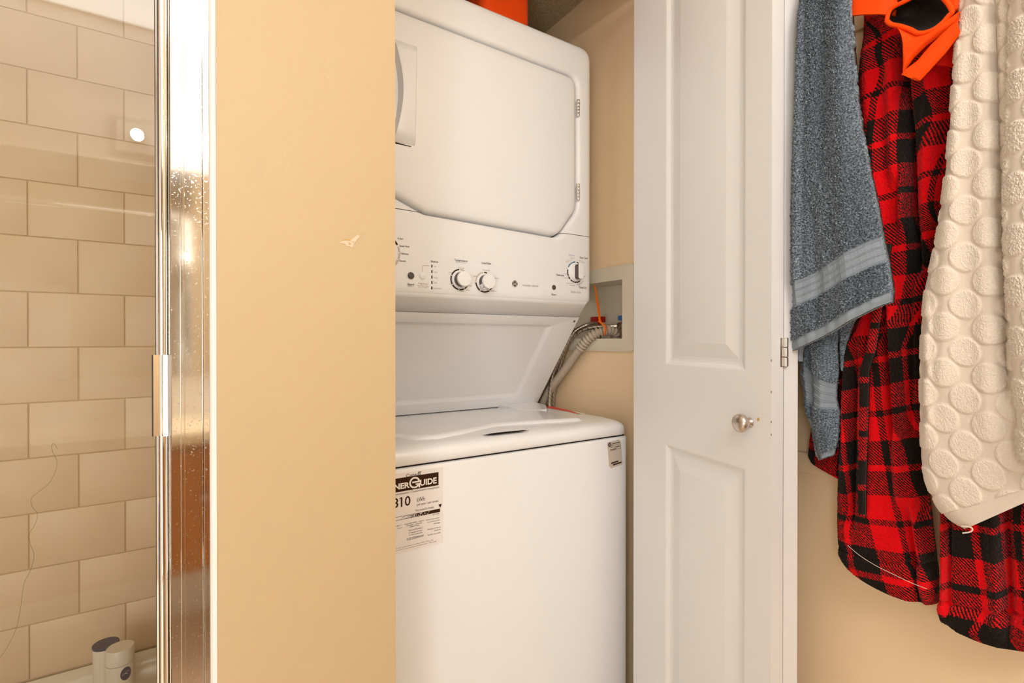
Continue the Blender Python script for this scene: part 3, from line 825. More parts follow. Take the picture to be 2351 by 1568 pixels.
# round monogram
def monogram(bmd, bmw, x, z, r, f0, f1):
    flatpoly(bmd, [(x + r * math.cos(k * math.pi / 18), z + r * math.sin(k * math.pi / 18)) for k in range(36)], f0)
    for k in range(4):
        a = 45 + 90 * k
        t = math.radians(a); ox, oz = x + r * 0.93 * math.cos(t), z + r * 0.93 * math.sin(t)
        ringarc(bmw, ox, oz, r * 0.16, r * 0.30, a + 60, a + 300, f1, 12)
    ringarc(bmw, x, z, r * 0.72, r * 0.80, 0, 360, f1, 32)
    text(bmw, 'GE', x - r * 0.5, x + r * 0.5, z - r * 0.33, r * 0.66, f1, 0.01)
gx, gz = cpx(1182, 651.5)
b0 = bmesh.new(); b1 = bmesh.new(); monogram(b0, b1, gx, gz, 0.0082, cf(0.0004), cf(0.0008))
nofix('emblem', b0, M['ink'], wd); nofix('emblem_lettering', b1, M['label_white'], wd)

# energy label on the washer front
YL = YW - 0.0004
lab = [pxy(x, y, YW) for x, y in ((1008, 1073), (1017, 1246))]
lx0, lx1, lz0, lz1 = 0.285, lab[1][0], lab[1][1], lab[0][1]
bm = bmesh.new(); box(bm, lx0, lx1, YW - 0.0004, YW + 0.0002, lz0, lz1); el = finish('energy_label', bm, M['label_paper'], wd, smooth=False)
def lf(off): return lambda a, b: Vector((a, YW - off, b))
def lpx(x, y): p = onY(x, y, YW); return (p[0], p[2])
def lrect(bm, xa, ya, xb, yb, off=0.0008, left=None):
    """rectangle from pixel corners top-left / bottom-right (right edge heights)"""
    a = lpx(xb, ya); b = lpx(xb, yb); x0 = left if left is not None else lpx(xa, ya)[0]
    flatpoly(bm, [(x0, b[1]), (b[0], b[1]), (b[0], a[1]), (x0, a[1])], lf(off))
bm = bmesh.new()
lrect(bm, 0, 1083.5, 1006.5, 1113.5, left=lx0 + 0.006)
nofix('title_block', bm, M['label_brown'], el)
def TL(bm, s, xa, xb, y_at_xb, hp, off=0.0008, bold=0.0, x0=None):
    q = onY(xb, y_at_xb, YW); p = onY(xa, y_at_xb, YW)
    dep = (q - ORG) @ FW
    text(bm, s, p[0] if x0 is None else x0, q[0], q[2], hp * dep / F, lf(off), bold)
bm = bmesh.new()
zz = lpx(1002, 1108.5)[1]
TL(bm, 'UIDE', 964, 1002, 1108.5, 13.2, 0.0011, 0.028)
TL(bm, 'ENER', 0, 940, 1118.5, 12.5, 0.0011, 0.035, x0=lpx(940, 1118)[0] - 0.0385)
gX, gZ = lpx(951.5, 1107.5); gr = 0.0108
ringarc(bm, gX, gZ, gr * 0.70, gr * 1.0, 8, 325, lf(0.0012), 36)
flatpoly(bm, [(gX - gr * .45, gZ - gr * .04), (gX + gr * 1.0, gZ - gr * .04), (gX + gr * 1.0, gZ + gr * .22), (gX - gr * .45, gZ + gr * .22)], lf(0.0014))
flatpoly(bm, [(gX + gr * .72, gZ - gr * .98), (gX + gr * 1.0, gZ - gr * .98), (gX + gr * 1.0, gZ - gr * .2), (gX + gr * .10, gZ - gr * .2), (gX + gr * .2, gZ - gr * .42), (gX + gr * .72, gZ - gr * .42)], lf(0.0016))
nofix('title_lettering', bm, M['label_white'], el)
bm = bmesh.new()
TL(bm, 'Canada', 932, 966, 1090.5, 7.5)
cx0, cz0 = lpx(963, 1085)
for k in (-1, 0, 1): flatpoly(bm, [(cx0 + k * .0022 - .0008, cz0), (cx0 + k * .0022 + .0008, cz0), (cx0 + k * .0022 + .0008, cz0 + .002), (cx0 + k * .0022 - .0008, cz0 + .002)], lf(.0008))
TL(bm, 'Energy consumption / Consommation énergétique', 0, 1008, 1119.5, 4.2, x0=lpx(1008, 1119)[0] - 0.1042)
TL(bm, '810', 901, 942, 1159, 21.5, bold=0.012)
o1 = lpx(920.9, 1142.5); flatpoly(bm, [(o1[0] - .0030, o1[1] - .0022), (o1[0] + .0012, o1[1] - .0005), (o1[0] + .0012, o1[1] + .0012), (o1[0] - .0008, o1[1] + .0008), (o1[0] - .0030, o1[1] - .0006)], lf(.0009))
TL(bm, 'kWh', 957, 974.5, 1149, 10)
TL(bm, 'per year / par année', 957, 1006, 1151.5, 5.2)
TL(bm, 'This model/Ce modèle', 953, 996, 1166, 4.6)
a = lpx(1006, 1158); b = lpx(1014, 1158); d = lpx(1010.5, 1166)
flatpoly(bm, [(a[0], a[1]), d, (b[0], a[1])], lf(.0008))
# graded bar
r0, r1 = lpx(1010, 1167.5), lpx(1010, 1174.5)
xb0 = lx0 + 0.006
for zq in (r0[1], r1[1]): flatpoly(bm, [(xb0, zq - .0003), (r0[0], zq - .0003), (r0[0], zq + .0003), (xb0, zq + .0003)], lf(.0008))
L_ = r0[0] - xb0
for i in range(90):
    for j in range(7):
        t = (i + .5) / 90
        if random.random() < max(0, (t - 0.35) / 0.5):
            x = xb0 + L_ * i / 90; z = r1[1] + (r0[1] - r1[1]) * j / 7
            flatpoly(bm, [(x, z), (x + L_ / 90, z), (x + L_ / 90, z + (r0[1] - r1[1]) / 7), (x, z + (r0[1] - r1[1]) / 7)], lf(.0008))
for a in (('807 kWh', 993, 1008.5, 1180, 3), ('Uses most energy /', 978, 1010, 1188.5, 2.8), ('Consomme le plus', 980, 1010, 1194, 2.8), ("d'énergie", 995, 1010, 1200, 2.8),
          ('Integrated washer - dryers /', 928, 974.5, 1195, 2.8), ('Laveuses - sécheuses', 933, 969, 1200.5, 2.8), ('superposées', 940, 961.5, 1206, 2.8),
          ('Top Load Standard /', 937, 970.5, 1212, 3), ('À chargement par', 938, 969, 1218, 3), ('le haut ordinaires', 939, 969, 1223, 3),
          ('Modèles similaires', 981.5, 1011, 1210.5, 2.8), ('comparés', 996, 1011, 1216, 2.8), ('Numéro de modèle', 981.5, 1011, 1223, 3), ('GUD27ESMMWW', 933.5, 972.5, 1232, 5.4)):
    TL(bm, *a)
TL(bm, 'énergie /', 0, 922, 1206, 2.8, x0=lpx(898, 1206)[0]); TL(bm, 'moins', 912, 923, 1212, 2.8)
TL(bm, 'Removal of this label before first retail purchase is an offence (S.C. 1992, c.36)', 0, 994, 1240, 2.0, x0=xb0)
TL(bm, "Enlever cette étiquette avant le premier achat constitue une infraction (L.C. 1992, ch.36)", 0, 1001, 1243, 2.0, x0=xb0)
nofix('label_lettering', bm, M['label_brown'], el)
# silver service sticker
sk = [lpx(*p) for p in ((1394, 1016), (1420, 1009), (1425, 1014), (1429, 1066), (1403, 1075), (1398, 1070))]
bm = bmesh.new(); A, B = prism(bm, sk[::-1], YW - 0.0005, YW + .0002, lambda p, q, a: (p, a, q)); ss_ = finish('service_sticker', bm, M['silver_label'], wd, smooth=False)
bm = bmesh.new()
sx = Vector((sk[2][0] - sk[0][0], 0, sk[2][1] - sk[0][1]))
def quad(bm, pts, off=0.0009): flatpoly(bm, [lpx(*p) for p in pts], lf(off))
quad(bm, [(1403, 1062), (1419, 1056.5), (1419, 1060), (1402.5, 1065.5)])
quad(bm, [(1407, 1065.5), (1426.5, 1059), (1426, 1062.5), (1406.5, 1069)])
quad(bm, [(1405, 1018.3), (1422, 1014), (1422, 1015.6), (1405, 1019.9)])
quad(bm, [(1402, 1026.4), (1407, 1025), (1407, 1026.4), (1402, 1027.8)]); quad(bm, [(1409, 1026.3), (1422, 1022.8), (1422, 1024.4), (1409, 1027.9)])
quad(bm, [(1401, 1032), (1404.5, 1031), (1404.5, 1032.4), (1401, 1033.4)]); quad(bm, [(1406, 1031), (1415, 1028.6), (1415, 1030.2), (1406, 1032.6)])
for l in ([(1400, 1024.5), (1423, 1018.5)], [(1399.5, 1035.3), (1424, 1029)], [(1424, 1019), (1425, 1028.6)]):
    stroke(bm, [lpx(*p) for p in l], 0.0006, lf(.0009))
nofix('sticker_print', bm, M['label_brown'], ss_)
b0 = bmesh.new(); b1 = bmesh.new(); mx_, mz_ = lpx(1399.3, 1021); monogram(b0, b1, mx_, mz_, 0.0060, lf(.0009), lf(.0013))
nofix('emblem', b0, M['label_brown'], ss_); nofix('emblem_lettering', b1, M['silver_label'], ss_)
# red and white sticker on the deck
def dkz(p): return Vector((p[0], p[1], 0.9535 - (p[1] - 0.98) * 0.0115 + 0.0006))
bm = bmesh.new()
bm.faces.new([bm.verts.new(dkz(onP(x, y, (0, 0.98, 0.9535), (0, .0115, 1)))) for x, y in ((1247, 935), (1262, 932.5), (1312, 943.5), (1330, 950), (1327, 950.5), (1302, 944.8))]); nofix('red_sticker', bm, M['red_sticker'], wd)
bm = bmesh.new()
bm.faces.new([bm.verts.new(dkz(onP(x, y, (0, 0.98, 0.9541), (0, .0115, 1)))) for x, y in ((1312, 943.2), (1345, 949.2), (1332, 950.2))]); nofix('sticker_corner', bm, M['sticker_white'], wd)

# ------------------------------------------------------------------ detergent jug on top of the dryer
yj = 1.15
xr_ = onY(1197, 30, yj)[0]
zj0 = 1.9448
jg = thing('detergent_jug', 'bright orange plastic jug standing on top of the dryer', 'jug', (xr_ - 0.075, yj, zj0))
bm = bmesh.new()
lv = [(0.90, 0), (0.98, 0.006), (1.0, 0.02), (1.0, 0.13), (0.97, 0.16), (0.80, 0.19), (0.45, 0.205), (0.30, 0.208)]
prev = None
for k, hh in lv:
    pl = fillet([(-0.075 * k, -0.05 * k), (0.075 * k, -0.05 * k), (0.075 * k, 0.05 * k), (-0.075 * k, 0.05 * k)], 0.032 * k, 6)
    V = [bm.verts.new((xr_ - 0.075 + a, yj + b, zj0 + hh)) for a, b in pl]
    if prev: bridge(bm, prev, V)
    else: bm.faces.new(V[::-1])
    prev = V
bm.faces.new(prev); finish('body', bm, M['jug'], jg, angle=50)
bm = bmesh.new(); lathe(bm, [(0.022, 0.0), (0.022, 0.03), (0.020, 0.033)], (xr_ - 0.075, yj, zj0 + 0.207), (0, 0, 1), 24); finish('cap', bm, M['jug'], jg)

# ------------------------------------------------------------------ washer outlet box and plumbing
ob = thing('washer_outlet_box', 'cream plastic laundry outlet box recessed in the closet side wall', 'outlet box', (1.0, 1.08, 1.122))
bm = bmesh.new()
of = fillet([(0.940, 1.122), (1.215, 1.122), (1.215, 1.358), (0.940, 1.358)], 0.012, 4)
inn = fillet([(BY0 + .002, BZ0 + .002), (BY1 - .002, BZ0 + .002), (BY1 - .002, BZ1 - .002), (BY0 + .002, BZ1 - .002)], 0.003, 4)
def fl(pts, x): return [bm.verts.new((x, a, b)) for a, b in pts]
A = fl(of, 0.9995); B = fl(of, 0.9935); C_ = fl([(a + (1.0775 - a) * .02, b + (1.24 - b) * .02) for a, b in of], 0.992); D = fl(inn, 0.992); E_ = fl(inn, 1.088)
for p, q in ((A, B), (B, C_), (C_, D), (D, E_)): bridge(bm, p, q)
bm.faces.new(E_); finish('frame', bm, M['pan'], ob, angle=40)
XP = 1.045
# valves
def valve(x, y, m, nm):
    p = onX(x, y, XP)
    bm = bmesh.new(); lathe(bm, [(0.009, -0.03), (0.009, 0.0), (0.011, 0.001), (0.011, 0.010), (0.007, 0.012)], (p[0], p[1], p[2] - 0.012), (0, 0, 1), 14)
    v = finish('valve_body', bm, M['brass'], ob)
    return p
p = onX(1373, 737, XP)
bm = bmesh.new(); lathe(bm, [(0.010, 0.0), (0.010, 0.028), (0.007, 0.030), (0.006, 0.045)], (p[0], p[1], BZ0 + .0025), (0, 0, 1), 14); v = finish('valve_body', bm, M['brass'], ob)
a, b = onX(1360, 728, XP), onX(1386, 743, XP)
bm = bmesh.new(); box(bm, XP - 0.008, XP + 0.008, b[1], a[1], b[2] + 0.004, a[2], bev=0.001); box(bm, XP - 0.006, XP + 0.006, p[1] - 0.008, p[1] + 0.008, b[2] - 0.010, b[2] + 0.005); finish('red_handle', bm, M['red_plastic'], v)
p2 = onX(1432, 745, XP)
bm = bmesh.new(); lathe(bm, [(0.010, 0.0), (0.010, 0.03), (0.012, 0.031), (0.012, 0.042), (0.006, 0.044), (0.006, 0.055)], (p2[0], p2[1], BZ0 + .0025), (0, 0, 1), 14)
q2 = onX(1424, 749, XP)
lathe(bm, [(0.009, -0.004), (0.0125, -0.003), (0.0125, 0.009), (0.009, 0.010)], (XP, q2[1], q2[2]), (0, -1, 0), 6)
v2 = finish('valve_body', bm, M['brass'], ob)
a, b = onX(1423, 725, XP), onX(1441, 734.5, XP)
bm = bmesh.new(); box(bm, XP - 0.008, XP + 0.008, b[1], a[1], b[2], a[2], bev=0.001); box(bm, XP - 0.005, XP + 0.005, p2[1] - 0.004, p2[1] + 0.004, p2[2] - .012, b[2]+.001); finish('blue_handle', bm, M['blue_plastic'], v2)
# drain hose: fine ribs then coarse ribs, dips into the drain pipe
hx_ = lambda t: 0.958 + 0.10 * max(0, t)
key = [((1242, 935), .966), ((1262, 896), .966), ((1290, 858), .967), ((1318, 818), .969), ((1340, 789), .974), ((1362, 769), .984), ((1384, 760), 1.000), ((1400, 758), 1.022), ((1412, 764), 1.040), ((1413, 777), 1.046), ((1413, 800), 1.048)]
path = [onX(x, y, X) for (x, y), X in key]
path[-1] = np.array([path[-2][0], path[-2][1], BZ0 - 0.004 + 0.004])
fine = spline(path, 60)
sL = np.cumsum([0] + [np.linalg.norm(b - a) for a, b in zip(fine, fine[1:])])
# resample evenly
NS = 520
si = np.linspace(0, sL[-1], NS); fp = np.array(fine)
rs = np.stack([np.interp(si, sL, fp[:, k]) for k in range(3)], 1)
i_c = np.argmin(np.linalg.norm(rs - onX(1332, 799, .971), axis=1)); s_c = si[i_c]
def hrad(i):
    s = si[i]
    if s < s_c: return 0.0118 + 0.0009 * math.sin(2 * math.pi * s / 0.0042)
    return 0.0125 + 0.0028 * math.cos(2 * math.pi * (s - s_c) / 0.0105)
bm = bmesh.new(); tube(bm, [Vector(p) for p in rs], hrad, 20)
dh = finish('drain_hose', bm, M['hose_grey'], angle=80); tag(dh, 'ribbed grey drain hose hooked into the outlet box', 'hose')
# braided supply hoses
def braided():
    m, nt, b = new_mat('braided_steel')
    b.inputs['Metallic'].default_value = 1.0; b.inputs['Roughness'].default_value = 0.34
    tc = nt.nodes.new('ShaderNodeTexCoord'); mp = nt.nodes.new('ShaderNodeMapping')
    mp.inputs['Rotation'].default_value = (0.6, 0.5, 0.3); link(nt, tc.outputs['Object'], mp.inputs['Vector'])
    wv = nt.nodes.new('ShaderNodeTexWave'); wv.inputs['Scale'].default_value = 45; wv.inputs['Distortion'].default_value = 0.5
    link(nt, mp.outputs['Vector'], wv.inputs['Vector'])
    cr = nt.nodes.new('ShaderNodeValToRGB'); cr.color_ramp.elements[0].position = 0.02; cr.color_ramp.elements[0].color = (0.03, 0.03, 0.06, 1)
    cr.color_ramp.elements[1].position = 0.05; cr.color_ramp.elements[1].color = (0.62, 0.54, 0.44, 1)
    link(nt, wv.outputs['Fac'], cr.inputs['Fac']); link(nt, cr.outputs['Color'], b.inputs['Base Color'])
    n = nt.nodes.new('ShaderNodeTexChecker'); n.inputs['Scale'].default_value = 900; link(nt, mp.outputs['Vector'], n.inputs['Vector'])
    bp = nt.nodes.new('ShaderNodeBump'); bp.inputs['Strength'].default_value = 0.35; bp.inputs['Distance'].default_value = 0.001
    link(nt, n.outputs['Fac'], bp.inputs['Height']); link(nt, bp.outputs['Normal'], b.inputs['Normal'])
    return m
M['braid'] = braided()
hoses = (('braided_hose', [((1424, 748), 1.045), ((1405, 749), 1.028), ((1380, 750), 1.008), ((1355, 752), .990), ((1335, 758), .981), ((1318, 771), .978), ((1300, 800), .978), ((1283, 850), .980), ((1272, 900), .982), ((1268, 945), .984)], 'braided steel water hose running along the top from the blue valve'),
         ('braided_hose', [((1373, 744), 1.045), ((1362, 743), 1.025), ((1348, 746), 1.003), ((1332, 753), .987), ((1315, 766), .972), ((1297, 800), .964), ((1270, 860), .960), ((1262, 915), .958), ((1262, 945), .956)], 'braided steel water hose curving down from the red valve'))
for nm, ks, lb in hoses:
    P = spline([onX(x, y, X) for (x, y), X in ks], 14)
    P = [p for p in P if p[2] > 0.92]
    o = thing(nm, lb, 'hose', tuple(P[-1]))
    bm = bmesh.new(); tube(bm, [Vector(p) for p in P], 0.0062, 14); finish('hose', bm, M['braid'], o, angle=80)
    bm = bmesh.new(); tube(bm, [Vector(p) for p in P[:12]], lambda i: (0.0074, 0.0078, 0.0078, 0.0078, 0.0070, 0.0066, 0.0078, 0.0078, 0.0074, 0.007, 0.007, 0.0066)[i], 14); finish('ferrule', bm, M['steel'], o, angle=60)
# orange zip tie
zt_ = thing('zip_tie', 'orange zip tie cinched round the hoses with its tail sticking up', 'zip tie', tuple(onX(1384, 745, .998)))
def strap(pts, wdt, thk, closed=False):
    bm = bmesh.new(); fr = frames(pts); prev = None
    for i, (p, n, b) in enumerate(fr):
        ww = wdt(i) if callable(wdt) else wdt
        V = [bm.verts.new(p + n * sx_ * thk / 2 + b * sy_ * ww / 2) for sx_, sy_ in ((-1, -1), (1, -1), (1, 1), (-1, 1))]
        if prev: bridge(bm, prev, V)
        else: bm.faces.new(V[::-1])
        prev = V
    bm.faces.new(prev)
    return bm
tail = spline([onX(x, y, X) for (x, y), X in (((1365.5, 655), .975), ((1370, 685), .978), ((1374, 710), .980), ((1377, 737), .981))], 6)
finish('tail', strap([Vector(p) for p in tail], lambda i: 0.0022 + 0.0035 * min(1, i / 8), 0.0030), M['tie'], zt_)
loop_ = spline([onX(x, y, X) for (x, y), X in (((1376, 738), .979), ((1384, 744), .979), ((1389.5, 752), .980), ((1389, 764), .983), ((1387, 769), .992))], 6)
finish('loop', strap([Vector(p) for p in loop_], 0.0052, 0.0030), M['tie'], zt_)
hd = onX(1377, 738, .978); bm = bmesh.new(); box(bm, hd[0] - .003, hd[0] + .003, hd[1] - .0035, hd[1] + .0035, hd[2] - .003, hd[2] + .003, bev=.0008); finish('head', bm, M['tie'], zt_)

# ------------------------------------------------------------------ bifold closet door, folded open
TH1 = math.radians(13.0)
N1 = np.array([0.7987, 0.4553]); LEN = 0.393; TK = 0.0255
class Leaf:
    def __init__(s, N, th):
        s.N = N; s.a = np.array([math.sin(th), math.cos(th)]); s.e = np.array([math.cos(th), -math.sin(th)])
    def P(s, u, wv, z):
        q = s.N + s.a * u + s.e * wv; return Vector((q[0], q[1], z))
    def px(s, x, y):
        p = onP(x, y, (s.N[0], s.N[1], 1), (s.e[0], s.e[1], 0)); return (p[:2] - s.N) @ s.a, p[2]
L1 = Leaf(N1, TH1)
bd = thing('door_1', 'white panelled bifold closet door folded open', None, (0.86, 0.65, 0.012), kind='structure')
def leaf_mesh(lf_, panels, z0, z1):
    bm = bmesh.new()
    us = sorted({0.0, LEN} | {v for p in panels for v in (p[0], p[1])}); zs = sorted({z0, z1} | {v for p in panels for v in (p[2], p[3])})
    for side in (0, 1):
        V = {}
        def vert(u, wv, z):
            k = (round(u, 5), round(wv, 5), round(z, 5))
            if k not in V: V[k] = bm.verts.new(lf_.P(u, wv if side == 0 else TK - wv, z))
            return V[k]
        for i in range(len(us) - 1):
            for j in range(len(zs) - 1):
                um, zm = (us[i] + us[i + 1]) / 2, (zs[j] + zs[j + 1]) / 2
                if any(p[0] < um < p[1] and p[2] < zm < p[3] for p in panels): continue
                bm.faces.new([vert(us[i], 0, zs[j]), vert(us[i + 1], 0, zs[j]), vert(us[i + 1], 0, zs[j + 1]), vert(us[i], 0, zs[j + 1])])
        for p in panels:
            prev = [vert(p[0], 0, p[2]), vert(p[1], 0, p[2]), vert(p[1], 0, p[3]), vert(p[0], 0, p[3])]
            for d, wv in ((0.004, 0.0008), (0.008, 0.0028), (0.012, 0.0056), (0.0165, 0.0066), (0.022, 0.0066), (0.047, 0.0012), (0.050, 0.0006)):
                cur = [bm.verts.new(lf_.P(u, wv if side == 0 else TK - wv, z)) for u, z in ((p[0] + d, p[2] + d), (p[1] - d, p[2] + d), (p[1] - d, p[3] - d), (p[0] + d, p[3] - d))]
                bridge(bm, prev, cur); prev = cur
            bm.faces.new(prev)
    # edges
    for (ua, ub, za, zb) in ((0, 0, z0, z1), (LEN, LEN, z0, z1)):
        bm.faces.new([bm.verts.new(lf_.P(ua, wv, z)) for wv, z in ((0, z0), (TK, z0), (TK, z1), (0, z1))])
    for z in (z0, z1):
        bm.faces.new([bm.verts.new(lf_.P(u, wv, z)) for u, wv in ((0, 0), (LEN, 0), (LEN, TK), (0, TK))])
    bmesh.ops.remove_doubles(bm, verts=bm.verts[:], dist=1e-5)
    return bm
uR, _ = L1.px(1713, 900); uL, _ = L1.px(1526, 900)
_, zU = L1.px(1620, 847.5); _, zD = L1.px(1620, 1044.6)
pan = [(uR, uL, zU, 1.92), (uR, uL, 0.20, zD)]
lead = finish('lead_leaf', leaf_mesh(L1, pan, 0.012, 2.03), M['door_paint'], bd, angle=12)
# second leaf
TH2 = math.radians(25.0)
N2 = N1 + L1.e * (TK + 0.0022) + L1.a * 0.001
L2 = Leaf(N2, TH2)
second = finish('trailing_leaf', leaf_mesh(L2, pan, 0.012, 2.03), M['door_paint'], bd, angle=12)
# knob
ku, kz = L1.px(1722, 970)
bm = bmesh.new()
ax = -L1.e
lathe(bm, [(0.0085, 0), (0.0085, 0.002), (0.0065, 0.004), (0.0055, 0.008), (0.0065, 0.011), (0.0115, 0.0135), (0.0150, 0.017), (0.0160, 0.0215), (0.0150, 0.0255), (0.0115, 0.0285), (0.006, 0.0300), (0.001, 0.0303)], L1.P(ku, 0, kz), (ax[0], ax[1], 0), 32)
tag(finish('knob', bm, M['nickel'], lead, angle=70), 'round brushed nickel knob')
# hinge between the leaves
bm = bmesh.new()
hzc = onP(1804, 809, (N1[0], N1[1], 0), (FW[0], FW[1], 0))[2]
hc = L1.P(-0.0025, TK + 0.0030, hzc)
for k, (h0, h1) in enumerate(((0.0085, 0.0235), (-0.0075, 0.0075), (-0.0235, -0.0085))):
    lathe(bm, [(0.0030, h0), (0.0038, h0 + .0008), (0.0038, h1 - .0008), (0.0030, h1)], hc, (0, 0, 1), 14)
box(bm, -0.001, 0.0, TK - 0.007, TK + 0.010, hzc - 0.0235, hzc + 0.0235, f=lambda c_: L1.P(c_.x, c_.y, c_.z))
tag(finish('hinge', bm, M['steel'], bd), 'steel three knuckle hinge')
# worn spot beside the knob
bm = bmesh.new(); flatpoly(bm, [L1.px(*p) for p in ((1738, 961), (1742, 958), (1744.5, 963), (1741, 968), (1739, 966))], lambda u, z: L1.P(u, -0.0004, z)); nofix('worn_paint', bm, M['chip2'], lead)
bm = bmesh.new()
for zz in (969, 998, 828, 900): 
    u_, z_ = L1.px(1771, zz); box(bm, -0.0003, 0.0006, -0.0003, 0.0007, z_ - .0018, z_ + .0018, f=lambda c_: L1.P(c_.x, c_.y, c_.z))
finish('edge_chip', bm, M['chipdark'], lead, smooth=False)

# ------------------------------------------------------------------ open room door against the right wall
XDR = 0.95
rd = thing('door_2', 'cream panelled room door behind the hanging towels', None, (0.968, 0.1, 0.008), kind='structure')
bm = bmesh.new()
box(bm, XDR, 0.985, -0.28, 0.52, 0.008, 2.04, bev=0.002)
finish('door_slab', bm, M['room_door'], rd)
lr0 = onX(1842, 1083, XDR)[2]; lr1 = onX(1842, 1036, XDR)[2]
bm = bmesh.new(); box(bm, XDR - 0.006, XDR + .001, -0.27, 0.515, lr0, lr1, bev=0.003); finish('rail', bm, M['room_door'], rd)
zz = onX(1968, 73, XDR)[2]
bm = bmesh.new(); box(bm, XDR - 0.005, XDR + .001, -0.27, 0.515, zz, zz + 0.12, bev=0.0025); finish('rail', bm, M['room_door'], rd)

# ------------------------------------------------------------------ hook rack
hk = thing('hook_rack', 'row of metal hooks on the room door holding the towels', 'hook rack', (XDR, 0.25, 1.80))
bm = bmesh.new(); box(bm, XDR - 0.012, XDR, -0.05, 0.46, 1.80, 1.84, bev=0.002); finish('rail', bm, M['steel'], hk)
for y in (0.41, 0.31, 0.25, 0.14):
    bm = bmesh.new(); tube(bm, [Vector(p) for p in spline([(XDR - .006, y, 1.80), (XDR - .012, y, 1.775), (XDR - .035, y, 1.76), (XDR - .055, y, 1.77), (XDR - .06, y, 1.79)], 5)], 0.004, 10); finish('hook', bm, M['steel'], hk)

